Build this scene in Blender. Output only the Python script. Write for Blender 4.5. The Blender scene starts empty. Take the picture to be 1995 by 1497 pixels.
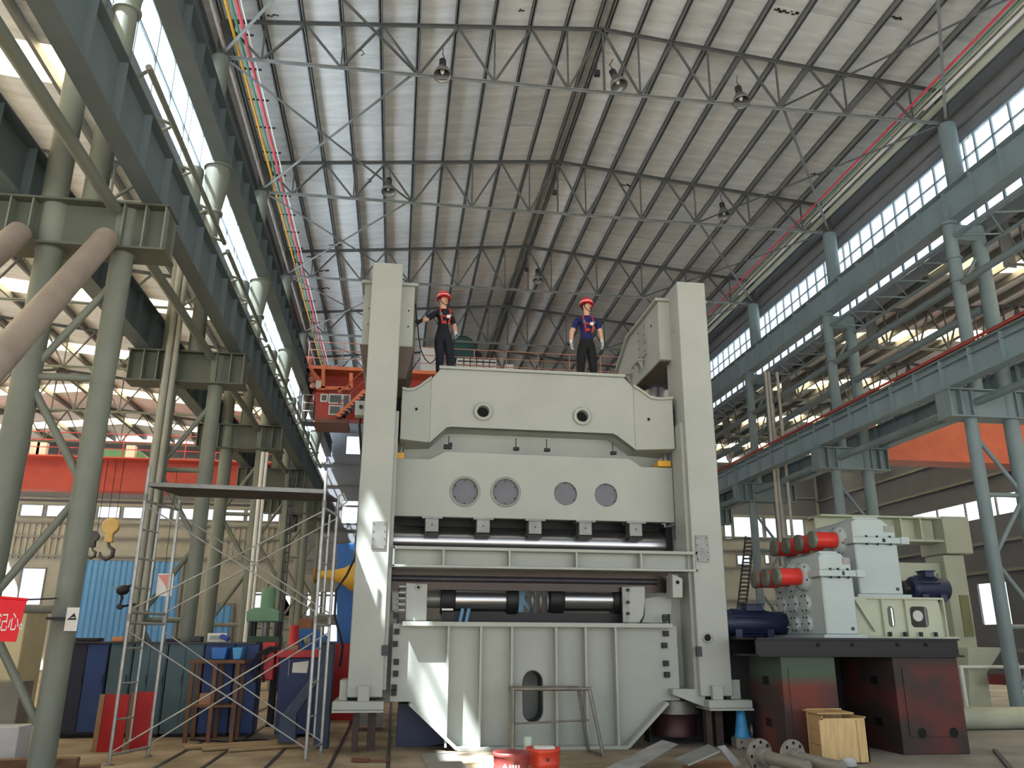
import bpy, bmesh, math, random
from mathutils import Vector, Matrix

# ------------------------------------------------------------------ camera
SC = bpy.context.scene
COL = SC.collection
FPX, PITCH, YAW, ROLL = 1605.07, math.radians(17.2), math.radians(7.70), math.radians(0.327)
CAMH = 1.6
_f = Vector((math.sin(YAW) * math.cos(PITCH), math.cos(YAW) * math.cos(PITCH), math.sin(PITCH)))
_r = Vector((math.cos(YAW), -math.sin(YAW), 0))
_u = _r.cross(_f)
CR = math.cos(ROLL) * _r + math.sin(ROLL) * _u
CU = -math.sin(ROLL) * _r + math.cos(ROLL) * _u
CF = _f
cam_d = bpy.data.cameras.new('camera')
cam = bpy.data.objects.new('camera', cam_d)
COL.objects.link(cam)
cam.matrix_world = Matrix(((CR.x, CU.x, -CF.x, 0), (CR.y, CU.y, -CF.y, 0), (CR.z, CU.z, -CF.z, CAMH), (0, 0, 0, 1)))
cam_d.sensor_fit = 'HORIZONTAL'
cam_d.sensor_width = 36.0
cam_d.lens = FPX / 1995.0 * 36.0
cam_d.clip_end = 400
SC.camera = cam

# ------------------------------------------------------------------ light
W = bpy.data.worlds.new('overcast_sky')
SC.world = W
W.use_nodes = True
_bg = W.node_tree.nodes['Background']
_bg.inputs[0].default_value = (0.90, 0.96, 1.0, 1)
_bg.inputs[1].default_value = 3.0
sun_d = bpy.data.lights.new('sun', 'SUN')
sun_d.energy = 60.0
sun_d.angle = 0.012
sun_d.color = (1.0, 0.95, 0.85)
sun = bpy.data.objects.new('sun', sun_d)
COL.objects.link(sun)
SUN_DIR = Vector((1.0, 0.8, -1.98))
sun.rotation_euler = SUN_DIR.to_track_quat('-Z', 'Y').to_euler()
sun.location = (-20, -10, 40)
SC.view_settings.view_transform = 'Standard'
SC.view_settings.look = 'None'
SC.view_settings.exposure = -0.38
SC.view_settings.gamma = 1.0
SC.view_settings.use_curve_mapping = False
SC.cycles.max_bounces = 8
SC.cycles.diffuse_bounces = 5
SC.cycles.transparent_max_bounces = 24
SC.cycles.caustics_reflective = False
SC.cycles.caustics_refractive = False

# ------------------------------------------------------------------ pixel -> place (1995 x 1497 frame)
def ray(u, v):
    return CR * ((u - 997.5) / FPX) - CU * ((v - 748.5) / FPX) + CF
def onY(u, v, y):
    d = ray(u, v); t = y / d.y
    return Vector((d.x * t, y, d.z * t + CAMH))
def onZ(u, v, z):
    d = ray(u, v); t = (z - CAMH) / d.z
    return Vector((d.x * t, d.y * t, z))
def onX(u, v, x):
    d = ray(u, v); t = x / d.x
    return Vector((x, d.y * t, d.z * t + CAMH))
def xz(u, v, y):
    p = onY(u, v, y); return (p.x, p.z)

# ------------------------------------------------------------------ materials
def lin(c):
    c = c / 255.0
    return c / 12.92 if c <= 0.04045 else ((c + 0.055) / 1.055) ** 2.4
MATS = {}
def mat(name, rgb, rough=0.55, metal=0.0, var=0.10, scale=2.5, rgb2=None, mix=0.5, bump=0.0, bscale=40, spec=0.4, stretch=None):
    """procedural paint / metal: two-tone noise over the object, a little roughness change, fine relief"""
    if name in MATS: return MATS[name]
    m = bpy.data.materials.new(name); m.use_nodes = True
    nt = m.node_tree; N = nt.nodes; L = nt.links
    b = N['Principled BSDF']
    c = [lin(x) for x in rgb]
    d = [lin(x) for x in rgb2] if rgb2 else [max(0, x * (1 - 2.2 * var)) for x in c]
    e = [min(1, x * (1 + var)) for x in c]
    tc = N.new('ShaderNodeTexCoord'); mp = N.new('ShaderNodeMapping')
    L.new(tc.outputs['Object'], mp.inputs[0])
    if stretch: mp.inputs['Scale'].default_value = stretch
    nz = N.new('ShaderNodeTexNoise'); nz.inputs['Scale'].default_value = scale; nz.inputs['Detail'].default_value = 6; nz.inputs['Roughness'].default_value = 0.62
    L.new(mp.outputs[0], nz.inputs['Vector'])
    cr = N.new('ShaderNodeValToRGB')
    cr.color_ramp.elements[0].position = 0.5 - 0.28 * (1 if not rgb2 else 0.35) + (mix - .5) * .4
    cr.color_ramp.elements[1].position = 0.5 + 0.22 * (1 if not rgb2 else 0.35) + (mix - .5) * .4
    cr.color_ramp.elements[0].color = (*d, 1); cr.color_ramp.elements[1].color = (*e, 1)
    L.new(nz.outputs['Fac'], cr.inputs[0]); L.new(cr.outputs[0], b.inputs['Base Color'])
    b.inputs['Roughness'].default_value = rough; b.inputs['Metallic'].default_value = metal
    b.inputs['Specular IOR Level'].default_value = spec
    if bump:
        n2 = N.new('ShaderNodeTexNoise'); n2.inputs['Scale'].default_value = bscale; n2.inputs['Detail'].default_value = 4
        L.new(mp.outputs[0], n2.inputs['Vector'])
        bp = N.new('ShaderNodeBump'); bp.inputs['Strength'].default_value = bump; bp.inputs['Distance'].default_value = 0.02
        L.new(n2.outputs['Fac'], bp.inputs['Height']); L.new(bp.outputs[0], b.inputs['Normal'])
    MATS[name] = m
    return m
def glass(name, rgb, clear=0.85):
    """thin pane: part clear, part milky, so that sky and sun come through with a tint"""
    if name in MATS: return MATS[name]
    m = bpy.data.materials.new(name); m.use_nodes = True
    nt = m.node_tree; N = nt.nodes; L = nt.links
    N.remove(N['Principled BSDF'])
    t = N.new('ShaderNodeBsdfTransparent'); g = N.new('ShaderNodeBsdfTranslucent'); mx = N.new('ShaderNodeMixShader')
    nz = N.new('ShaderNodeTexNoise'); nz.inputs['Scale'].default_value = 3.0
    cr = N.new('ShaderNodeValToRGB'); c = [lin(x) for x in rgb]
    cr.color_ramp.elements[0].color = (*[x * .85 for x in c], 1); cr.color_ramp.elements[1].color = (*c, 1)
    L.new(nz.outputs['Fac'], cr.inputs[0]); L.new(cr.outputs[0], t.inputs[0]); L.new(cr.outputs[0], g.inputs[0])
    mx.inputs[0].default_value = clear
    L.new(g.outputs[0], mx.inputs[1]); L.new(t.outputs[0], mx.inputs[2]); L.new(mx.outputs[0], N['Material Output'].inputs[0])
    MATS[name] = m
    return m

# ------------------------------------------------------------------ mesh builder
class MB:
    def __init__(s): s.v = []; s.f = []; s.s = []
    def add(s, vs, fs, sm=False):
        o = len(s.v); s.v += [tuple(x) for x in vs]
        s.f += [tuple(i + o for i in f) for f in fs]; s.s += [sm] * len(fs)
        return s
    def box(s, x0, x1, y0, y1, z0, z1):
        vs = [(x, y, z) for z in (z0, z1) for y in (y0, y1) for x in (x0, x1)]
        return s.add(vs, [(0, 2, 3, 1), (4, 5, 7, 6), (0, 1, 5, 4), (2, 6, 7, 3), (0, 4, 6, 2), (1, 3, 7, 5)])
    def obox(s, c, size, rot=None):
        hx, hy, hz = [a / 2 for a in size]; c = Vector(c)
        R = rot if rot is not None else Matrix.Identity(3)
        vs = [c + R @ Vector((x, y, z)) for z in (-hz, hz) for y in (-hy, hy) for x in (-hx, hx)]
        return s.add(vs, [(0, 2, 3, 1), (4, 5, 7, 6), (0, 1, 5, 4), (2, 6, 7, 3), (0, 4, 6, 2), (1, 3, 7, 5)])
    @staticmethod
    def frame(d, up=None):
        d = Vector(d).normalized()
        up = Vector(up) if up is not None else (Vector((0, 0, 1)) if abs(d.z) < 0.95 else Vector((0, 1, 0)))
        a = d.cross(up).normalized(); b = a.cross(d).normalized()
        return d, a, b
    def beam(s, p, q, w, h, up=None):
        p, q = Vector(p), Vector(q); d, a, b = MB.frame(q - p, up)
        vs = [k + a * (i * w / 2) + b * (j * h / 2) for k in (p, q) for j in (-1, 1) for i in (-1, 1)]
        return s.add(vs, [(0, 2, 3, 1), (4, 5, 7, 6), (0, 1, 5, 4), (2, 6, 7, 3), (0, 4, 6, 2), (1, 3, 7, 5)])
    def tube(s, p, q, r, r2=None, n=10, cap=True):
        p, q = Vector(p), Vector(q); r2 = r if r2 is None else r2
        d, a, b = MB.frame(q - p)
        vs = [k + a * (rr * math.cos(2 * math.pi * i / n)) + b * (rr * math.sin(2 * math.pi * i / n)) for k, rr in ((p, r), (q, r2)) for i in range(n)]
        s.add(vs, [(i, (i + 1) % n, n + (i + 1) % n, n + i) for i in range(n)], True)
        if cap:
            s.add(vs[:n], [tuple(range(n))[::-1]]); s.add(vs[n:], [tuple(range(n))])
        return s
    def lathe(s, prof, o, d, n=16, ring=False):
        """prof: (radius, distance along d); ends are closed when radius is 0 or by a cap"""
        o = Vector(o); d, a, b = MB.frame(d); vs = []
        for r, h in prof:
            vs += [o + d * h + a * (r * math.cos(2 * math.pi * i / n)) + b * (r * math.sin(2 * math.pi * i / n)) for i in range(n)]
        fs = []
        for k in range(len(prof) - 1):
            fs += [(k * n + i, k * n + (i + 1) % n, (k + 1) * n + (i + 1) % n, (k + 1) * n + i) for i in range(n)]
        if ring:
            k = len(prof) - 1; fs += [(k * n + i, k * n + (i + 1) % n, (i + 1) % n, i) for i in range(n)]
        s.add(vs, fs, True)
        if not ring:
            s.add(vs[:n], [tuple(range(n))[::-1]]); s.add(vs[-n:], [tuple(range(n))])
        return s
    def path(s, pts, r, n=6, cap=True):
        pts = [Vector(p) for p in pts]; vs = []; m = len(pts)
        up = None
        for i, p in enumerate(pts):
            t = (pts[min(i + 1, m - 1)] - pts[max(i - 1, 0)])
            rr = r[i] if isinstance(r, (list, tuple)) else r
            d, a, b = MB.frame(t, up); up = b
            vs += [p + a * (rr * math.cos(2 * math.pi * k / n)) + b * (rr * math.sin(2 * math.pi * k / n)) for k in range(n)]
        s.add(vs, [(j * n + k, j * n + (k + 1) % n, (j + 1) * n + (k + 1) % n, (j + 1) * n + k) for j in range(m - 1) for k in range(n)], True)
        if cap:
            s.add(vs[:n], [tuple(range(n))[::-1]]); s.add(vs[-n:], [tuple(range(n))])
        return s
    def prism(s, pts, plane, a0, a1):
        def P(p, a):
            return (p[0], a, p[1]) if plane == 'xz' else ((p[0], p[1], a) if plane == 'xy' else (a, p[0], p[1]))
        n = len(pts)
        vs = [P(p, a0) for p in pts] + [P(p, a1) for p in pts]
        return s.add(vs, [tuple(range(n)), tuple(range(n, 2 * n))[::-1]] + [(i, (i + 1) % n, n + (i + 1) % n, n + i) for i in range(n)])
    def holed(s, outer, holes, plane, a0, a1):
        """flat plate with holes: outer outline and hole loops (2-D), extruded a0..a1"""
        bm = bmesh.new()
        def P(p, a):
            return (p[0], a, p[1]) if plane == 'xz' else ((p[0], p[1], a) if plane == 'xy' else (a, p[0], p[1]))
        ed = []
        for loop in [outer] + holes:
            vv = [bm.verts.new(P(p, a0)) for p in loop]
            ed += [bm.edges.new((vv[i], vv[(i + 1) % len(vv)])) for i in range(len(vv))]
        bmesh.ops.triangle_fill(bm, use_beauty=True, edges=ed)
        g = bmesh.ops.extrude_face_region(bm, geom=bm.faces[:])
        dv = Vector(P((0, 0), a1)) - Vector(P((0, 0), a0))
        bmesh.ops.translate(bm, vec=dv, verts=[e for e in g['geom'] if isinstance(e, bmesh.types.BMVert)])
        bm.verts.index_update()
        s.add([v.co.copy() for v in bm.verts], [tuple(v.index for v in f.verts) for f in bm.faces])
        bm.free(); return s
    def mesh(s, name):
        me = bpy.data.meshes.new(name)
        me.from_pydata(s.v, [], s.f)
        me.polygons.foreach_set('use_smooth', s.s)
        bm = bmesh.new(); bm.from_mesh(me)
        bmesh.ops.recalc_face_normals(bm, faces=bm.faces[:]); bm.to_mesh(me); bm.free()
        me.update(); return me

def circ(cx, cz, r, n=20, r2=None):
    r2 = r if r2 is None else r2
    return [(cx + r * math.cos(2 * math.pi * i / n), cz + r2 * math.sin(2 * math.pi * i / n)) for i in range(n)]

# ------------------------------------------------------------------ objects
def tag(o, label=None, cat=None, group=None, kind=None):
    if label: o['label'] = label
    if cat: o['category'] = cat
    if group: o['group'] = group
    if kind: o['kind'] = kind
    return o
def thing(name, label, cat, loc=(0, 0, 0), group=None):
    o = bpy.data.objects.new(name, None); COL.objects.link(o)
    o.location = loc; o.empty_display_size = 0.2
    return tag(o, label, cat, group)
def put(o, parent):
    if parent is not None:
        o.parent = parent
        if parent.type == 'EMPTY': o.matrix_parent_inverse = Matrix.Translation(parent.location).inverted()
def part(name, mb, m, parent=None, bevel=0.0, label=None):
    """one mesh object; geometry is given in world metres"""
    me = mb.mesh(name) if isinstance(mb, MB) else mb
    if m is not None:
        me.materials.clear(); me.materials.append(m)
    o = bpy.data.objects.new(name, me); COL.objects.link(o)
    put(o, parent)
    if bevel:
        bv = o.modifiers.new('bevel', 'BEVEL'); bv.width = bevel; bv.segments = 1; bv.limit_method = 'ANGLE'; bv.angle_limit = math.radians(40)
    if label: o['label'] = label
    return o
def piece(name, me, loc, parent=None, rot=None, scale=None):
    """a copy that shares mesh data; loc / rot in world metres"""
    o = bpy.data.objects.new(name, me); COL.objects.link(o)
    put(o, parent)
    M = Matrix.Translation(loc)
    if rot is not None: M = M @ rot.to_4x4()
    if scale is not None: M = M @ Matrix.Diagonal((*scale, 1))
    o.matrix_basis = M
    return o
def solo(name, mb, m, label, cat, group=None, bevel=0.0):
    return tag(part(name, mb, m, None, bevel), label, cat, group)
def struct(name, mb, m, parent=None):
    o = part(name, mb, m, parent)
    if parent is None: o['kind'] = 'structure'
    return o
def dirrot(d, up=None):
    """rotation whose local Z runs along d"""
    d, a, b = MB.frame(d, up)
    return Matrix((a, b, d)).transposed() if a.cross(b).dot(d) > 0 else Matrix((b, a, d)).transposed()
RND = random.Random(7)
ORD = ['nearest', 'second', 'third', 'fourth', 'fifth', 'sixth', 'seventh']
# ------------------------------------------------------------------ palette
M_PRESS = mat('press_paint', (164, 168, 162), 0.42, 0, 0.05, 1.2)
M_GEAR = mat('gearbox_paint', (176, 188, 189), 0.4, 0, 0.05, 1.5)
M_COLL = mat('column_paint', (114, 120, 111), 0.5, 0, 0.10, 1.4)
M_COLR = mat('column_paint_blue', (120, 136, 141), 0.5, 0, 0.08, 1.4)
M_GIRL = mat('girder_paint', (98, 110, 115), 0.5, 0, 0.10, 1.2)
M_GIRR = mat('girder_paint_blue', (132, 150, 157), 0.5, 0, 0.08, 1.2)
M_BRKT = mat('bracket_paint', (84, 89, 80), 0.55, 0, 0.12, 1.6)
M_ROOF = mat('roof_board', (228, 233, 236), 0.85, 0, 0.12, 1.6, bump=0.25, bscale=25, stretch=(0.5, 2.5, 1))
M_ROOF2 = mat('roof_board_stained', (218, 223, 226), 0.85, 0, 0.16, 1.2, bump=0.25, bscale=25, stretch=(0.5, 2.5, 1))
M_SHEET = mat('roof_sheet', (120, 118, 112), 0.7, 0, 0.1, 2)
M_PURL = mat('purlin_paint', (112, 114, 113), 0.55, 0, 0.12, 3)
M_TRUSS = mat('truss_paint', (88, 90, 90), 0.55, 0, 0.12, 3)
M_TRUSSL = mat('truss_paint_light', (124, 128, 128), 0.55, 0, 0.10, 3)
M_STEEL = mat('galvanised_tube', (168, 168, 166), 0.38, 0.6, 0.14, 9)
M_BARE = mat('bare_steel', (128, 128, 126), 0.42, 0.55, 0.14, 5)
M_ROLL = mat('turned_roll_steel', (165, 166, 170), 0.24, 0.92, 0.08, 2, stretch=(0.4, 8, 8))
M_BLACK = mat('black_oxide', (26, 26, 30), 0.5, 0.1, 0.15, 4)
M_DARK = mat('dark_hole', (18, 18, 20), 0.8, 0, 0.1, 4)
M_DSTEEL = mat('dark_steel', (62, 62, 68), 0.45, 0.4, 0.15, 5)
M_ORANGE = mat('crane_orange', (190, 100, 76), 0.5, 0, 0.10, 2)
M_RED = mat('crane_red', (182, 76, 66), 0.5, 0, 0.10, 2)
M_BRED = mat('bright_red', (212, 52, 44), 0.4, 0, 0.08, 3)
M_YEL = mat('yellow_paint', (232, 178, 66), 0.45, 0, 0.08, 3)
M_GRN = mat('green_paint', (92, 146, 118), 0.5, 0, 0.10, 3)
M_PINK = mat('pink_red_pipe', (214, 84, 96), 0.5, 0, 0.08, 3)
M_BLUE = mat('blue_paint', (44, 110, 190), 0.45, 0, 0.08, 3)
M_NAVY = mat('navy_motor_paint', (40, 48, 78), 0.42, 0.1, 0.14, 4)
M_DOOR = mat('blue_door_sheet', (88, 146, 204), 0.55, 0, 0.08, 1.5)
M_WALL = mat('wall_sheet_grey', (124, 128, 136), 0.7, 0, 0.08, 1)
M_WALLD = mat('wall_sheet_dark', (86, 90, 102), 0.7, 0, 0.08, 1)
M_WALLB = mat('wall_sheet_beige', (142, 144, 140), 0.7, 0, 0.10, 1.2)
M_WOOD = mat('pine_board', (214, 184, 134), 0.7, 0, 0.14, 2.5, bump=0.2, bscale=30, stretch=(8, 8, 1))
M_WOODD = mat('old_timber', (122, 92, 70), 0.8, 0, 0.2, 3, bump=0.35, bscale=25, stretch=(1, 8, 8))
M_RUST = mat('primer_rust', (86, 66, 62), 0.75, 0, 0.2, 1.1, rgb2=(70, 60, 60), mix=.5)
M_WHITE = mat('white_paint', (228, 228, 224), 0.5, 0, 0.05, 3)
M_CREAM = mat('cream_paint', (182, 188, 168), 0.5, 0, 0.08, 1.5)
M_GLASS = glass('window_pane', (236, 242, 250))
M_SKYL = glass('skylight_pane', (253, 243, 220), 0.03)

XC, ZR, SL = 4.45, 16.09, 0.0965
YS = [10.5, 16.5, 22.5, 28.5, 34.5, 40.5]
YE = 47.0
def ztop(x): return ZR - SL * abs(x - XC)

# ------------------------------------------------------------------ floor
def floor_mat():
    m = bpy.data.materials.new('shop_floor'); m.use_nodes = True
    nt = m.node_tree; N = nt.nodes; L = nt.links; b = N['Principled BSDF']
    tc = N.new('ShaderNodeTexCoord')
    def noise(sc, det=6):
        n = N.new('ShaderNodeTexNoise'); n.inputs['Scale'].default_value = sc; n.inputs['Detail'].default_value = det
        L.new(tc.outputs['Object'], n.inputs['Vector']); return n
    def ramp(a, b_, p0=.35, p1=.65):
        r = N.new('ShaderNodeValToRGB'); r.color_ramp.elements[0].position = p0; r.color_ramp.elements[1].position = p1
        r.color_ramp.elements[0].color = (*[lin(x) for x in a], 1); r.color_ramp.elements[1].color = (*[lin(x) for x in b_], 1); return r
    brown = ramp((120, 106, 88), (164, 149, 127)); grey = ramp((124, 121, 116), (164, 161, 155))
    L.new(noise(1.3).outputs['Fac'], brown.inputs[0]); L.new(noise(.7).outputs['Fac'], grey.inputs[0])
    sx = N.new('ShaderNodeSeparateXYZ'); L.new(tc.outputs['Object'], sx.inputs[0])
    mr = N.new('ShaderNodeMapRange'); mr.inputs[1].default_value = 3.5; mr.inputs[2].default_value = 6.5
    L.new(sx.outputs['X'], mr.inputs[0])
    mx = N.new('ShaderNodeMixRGB'); L.new(mr.outputs[0], mx.inputs[0]); L.new(brown.outputs[0], mx.inputs[1]); L.new(grey.outputs[0], mx.inputs[2])
    L.new(mx.outputs[0], b.inputs['Base Color']); b.inputs['Roughness'].default_value = 0.7
    bp = N.new('ShaderNodeBump'); bp.inputs['Strength'].default_value = 0.3; L.new(noise(22).outputs['Fac'], bp.inputs['Height']); L.new(bp.outputs[0], b.inputs['Normal'])
    return m
fl = struct('floor', MB().box(-24.2, 25.3, -6, YE + .15, -0.3, 0), floor_mat())
yard = struct('yard_ground', MB().box(-120, 120, -120, 160, -0.4, -0.31), mat('concrete_yard', (158, 158, 156), .9, 0, .06, .3))
struct('wall_rear_added', MB().box(-24.2, 25.3, -6.15, -6, 8.5, 12.3).box(-5.1, 14.0, -6.15, -6, 12.3, 16.6), M_WALL)  # unseen wall behind the camera, added to cut sky light on the press
for i, x in enumerate((-2.95, -2.35, -1.55, -0.75, 0.0)):
    part('floor_rail', MB().box(x - .025, x + .025, 9.0, 26, 0, 0.012), M_DSTEEL, fl)

# ------------------------------------------------------------------ roof of the main hall: sheet, purlins, boards
_xs0, _xs1 = -5.2, 14.1
ce = MB()
for (a, b) in ((_xs0, XC), (XC, _xs1)):
    ce.add([(a, -6, ztop(a) + .36), (b, -6, ztop(b) + .36), (b, YE, ztop(b) + .36), (a, YE, ztop(a) + .36),
            (a, -6, ztop(a) + .42), (b, -6, ztop(b) + .42), (b, YE, ztop(b) + .42), (a, YE, ztop(a) + .42)],
           [(0, 1, 2, 3), (7, 6, 5, 4), (0, 4, 5, 1), (2, 6, 7, 3), (1, 5, 6, 2), (0, 3, 7, 4)])
ceiling = struct('ceiling', ce, M_SHEET)
PS = 0.905
pxs = [XC + s * PS * k for s in (-1, 1) for k in range(1, 11)] + [XC - .14, XC + .14]
for x in pxs:
    mb = MB()
    z = ztop(x) + .13
    w = .045
    mb.box(x - w * .3, x + w * .3, 2, YE, z - .09, z + .09); mb.box(x - w, x + w, 2, YE, z - .09, z - .075); mb.box(x - w, x + w, 2, YE, z + .075, z + .09)
    part('purlin', mb, M_PURL, ceiling)
PL = 3.0
ang = math.atan(SL)
for s in (-1, 1):
    me = MB().obox((0, 0, 0), (PS / math.cos(ang) - .012, PL - .014, .05)).mesh('roof_panel')
    me.materials.append(M_ROOF)
    me2 = me.copy(); me2.materials.clear(); me2.materials.append(M_ROOF2)
    R = Matrix.Rotation(s * ang, 3, 'Y')
    for k in range(11):
        x = XC + s * PS * (k + .5)
        if abs(x - XC) > 9.6: x = XC + s * 9.6
        for j in range(12):
            y = 12.0 + PL * (j + .5)
            if y - PL / 2 > YE: continue
            piece('roof_panel', me if RND.random() < .6 else me2, (x, y, ztop(x) + .27 + RND.uniform(-.006, .006)), ceiling, R @ Matrix.Rotation(RND.uniform(-.003, .003), 3, 'X'))
    mb = MB()
    a, b = sorted((XC, XC + s * 9.7))
    mb.add([(a, -6, ztop(a) + .25), (b, -6, ztop(b) + .25), (b, 12, ztop(b) + .25), (a, 12, ztop(a) + .25)], [(0, 1, 2, 3)])
    part('roof_board_field', mb, M_ROOF, ceiling)

# torn roof lining hanging in dark strips
M_TORN = mat('torn_lining', (40, 36, 34), .9, 0, .2, 8)
def roofhit(u, v):
    d = ray(u, v); z = 15.8
    for _ in range(12):
        t = (z - CAMH) / d.z; z = ztop(d.x * t) + .232
    return Vector((d.x * t, d.y * t, z))
for (u, v, n, ln) in ((1508, 18, 9, .09), (1735, 32, 6, .07), (1205, 358, 7, .1), (1580, 338, 7, .1), (640, 478, 6, .12), (597, 500, 7, .11), (612, 528, 8, .1), (618, 562, 6, .12), (1010, 20, 4, .06), (520, 30, 6, .06)):
    p = roofhit(u, v); mb = MB(); x = p.x; y = p.y
    for k in range(n):
        w = RND.uniform(.5, 1.0) * ln * 1.1; h = RND.uniform(.25, 1.0) * ln
        yy = y + RND.uniform(-.04, .04)
        mb.add([(x, yy - h * .5, ztop(x) + .235), (x + w, yy - h * .35, ztop(x + w) + .235), (x + w, yy + h * .3, ztop(x + w) + .22), (x, yy + h * .5, ztop(x) + .215)], [(0, 1, 2, 3)])
        x += w * .9
    part('torn_strip', mb, M_TORN, ceiling)

# ------------------------------------------------------------------ trusses
def L_bar(mb, p, q, w):
    """angle-section bar"""
    mb.beam(p, q, w, .012, (0, 1, 0.001)); mb.beam(p, q, .012, w, (0, 1, 0.001)); return mb
def truss(y, x0, x1, zb, zt, label, group, n, mm=M_TRUSS, mlow=M_TRUSSL, w=.10):
    """zt(x): height of the top chord; n panels a side"""
    xc = (x0 + x1) / 2
    t = thing('roof_truss', label, 'truss', (xc, y, zb), group)
    for a, b in ((x0, xc), (xc, x1)):
        part('top_chord', L_bar(MB(), (a, y, zt(a)), (b, y, zt(b)), w * 1.25), mm, t)
    part('bottom_chord', L_bar(MB(), (x0, y, zb), (x1, y, zb), w), mlow, t)
    for s, xe in ((1, x0), (-1, x1)):
        h = (xc - x0) / n
        for k in range(n):
            xa, xb = xe + s * h * k, xe + s * h * (k + 1)
            xm = (xa + xb) / 2
            part('web_member', MB().beam((xa, y, zt(xa) - .03), (xm, y, zb), .05, .05), mm, t)
            part('web_member', MB().beam((xm, y, zb), (xb, y, zt(xb) - .03), .05, .05), mm, t)
            part('web_post', MB().beam((xm, y, zb), (xm, y, zt(xm) - .03), .04, .04), mm, t)
    part('web_post', MB().beam((xc, y, zb), (xc, y, zt(xc)), .05, .05), mm, t)
    for xe in (x0, x1):
        part('gusset_plate', MB().prism([(xe - .12, zb - .1), (xe + .22, zb - .1), (xe + .22, zt(xe)), (xe - .12, zt(xe))] if xe == x0 else [(xe - .22, zb - .1), (xe + .12, zb - .1), (xe + .12, zt(xe)), (xe - .22, zt(xe))], 'xz', y - .012, y + .012), mm, t)
    return t
XL, XR, ZB = -4.5, 13.4, 14.25
for i, y in enumerate(YS[1:]):
    truss(y, XL, XR, ZB, ztop, ['steel roof truss nearest the camera, highest in the photo', 'steel roof truss second from the camera with two lamps', 'steel roof truss third from the camera, just above the press top', 'steel roof truss fourth from the camera, behind the two workers', 'farthest steel roof truss, behind the orange crane'][i], 'steel roof trusses of the main hall', 5)
# flat cross bracing between the trusses
for i in range(4):
    for sd, xe, s in (('yellow pipe', XL, 1), ('clerestory windows', XR, -1)):
        y0, y1 = YS[i + 1], YS[i + 2]
        t = thing('roof_brace', f'crossed steel roof braces beside the {sd}, {ORD[i]} bay from the camera', 'brace', (xe + s * 2, y0, ZB))
        z = ZB + .05
        part('brace_bar', MB().beam((xe, y0, z), (xe + s * 4.4, y1, z), .07, .012), M_TRUSS, t)
        part('brace_bar', MB().beam((xe, y1, z + .02), (xe + s * 4.4, y0, z + .02), .07, .012), M_TRUSSL, t)
# the bay between the camera and the first truss
for sd, xe, s in (('yellow pipe', XL, 1), ('clerestory windows', XR, -1)):
    t = thing('roof_brace', f'crossed steel roof braces beside the {sd}, running up out of the frame', 'brace', (xe + s * 2, 10.5, ZB))
    part('brace_bar', MB().beam((xe, 16.5, ZB + .05), (xe + s * 4.4, 10.5, ZB + .05), .07, .012), M_TRUSSL, t)
    part('brace_bar', MB().beam((xe, 10.5, ZB + .07), (xe + s * 4.4, 16.5, ZB + .07), .07, .012), M_TRUSS, t)

# ------------------------------------------------------------------ clerestory walls and windows
def clerestory(side, xw, strips, mul):
    wl = MB()
    zs = sorted([z for st in strips for z in st[:2]])
    bands = [(11.2, zs[0])] + [(zs[i], zs[i + 1]) for i in range(1, len(zs) - 1, 2)] + [(zs[-1], 15.75)]
    for a, b in bands:
        if b - a > .01: wl.box(xw - .08, xw + .08, -6, YE, a, b)
    w = struct('wall_' + side, wl, M_WALL)
    for a, b in bands[-1:]:
        for z in (a + .28, a + .75, a + 1.2):
            part('wall_girt', MB().box(xw - .13, xw + .13, -6, YE, z, z + .07), M_PURL, w)
    n = 0
    for (z0, z1, rows) in strips:
        for bi, y0 in enumerate([4.5] + YS):
            y1 = y0 + 6.0
            n += 1
            wt = bpy.data.objects.new(f'window_{n}' if side == 'right' else f'window_{n + 30}', None); COL.objects.link(wt); wt.location = (xw, y0, z0); wt['kind'] = 'structure'
            fr = MB()
            fr.box(xw - .05, xw + .05, y0 + .02, y1 - .02, z0, z0 + .05).box(xw - .05, xw + .05, y0 + .02, y1 - .02, z1 - .05, z1)
            for k in range(mul + 1):
                y = y0 + .2 + (y1 - y0 - .4) * k / mul
                fr.box(xw - .03, xw + .03, y - .022, y + .022, z0, z1)
            for r in range(1, rows):
                z = z0 + (z1 - z0) * r / rows
                fr.box(xw - .03, xw + .03, y0, y1, z - .02, z + .02)
            part('window_frame', fr, M_GIRR, wt)
            pw, ph = (y1 - y0 - .4) / mul, (z1 - z0) / rows
            me = MB().box(-.004, .004, -pw / 2 + .02, pw / 2 - .02, -ph / 2 + .02, ph / 2 - .02).mesh('pane'); me.materials.append(M_GLASS)
            for k in range(mul):
                for r in range(rows):
                    piece('pane', me, (xw, y0 + .2 + pw * (k + .5), z0 + ph * (r + .5)), wt)
    return w
clerestory('right', 13.95, [(11.45, 12.0, 1), (12.9, 13.95, 2)], 9)
clerestory('left', -5.05, [(11.35, 13.95, 3)], 5)
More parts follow.
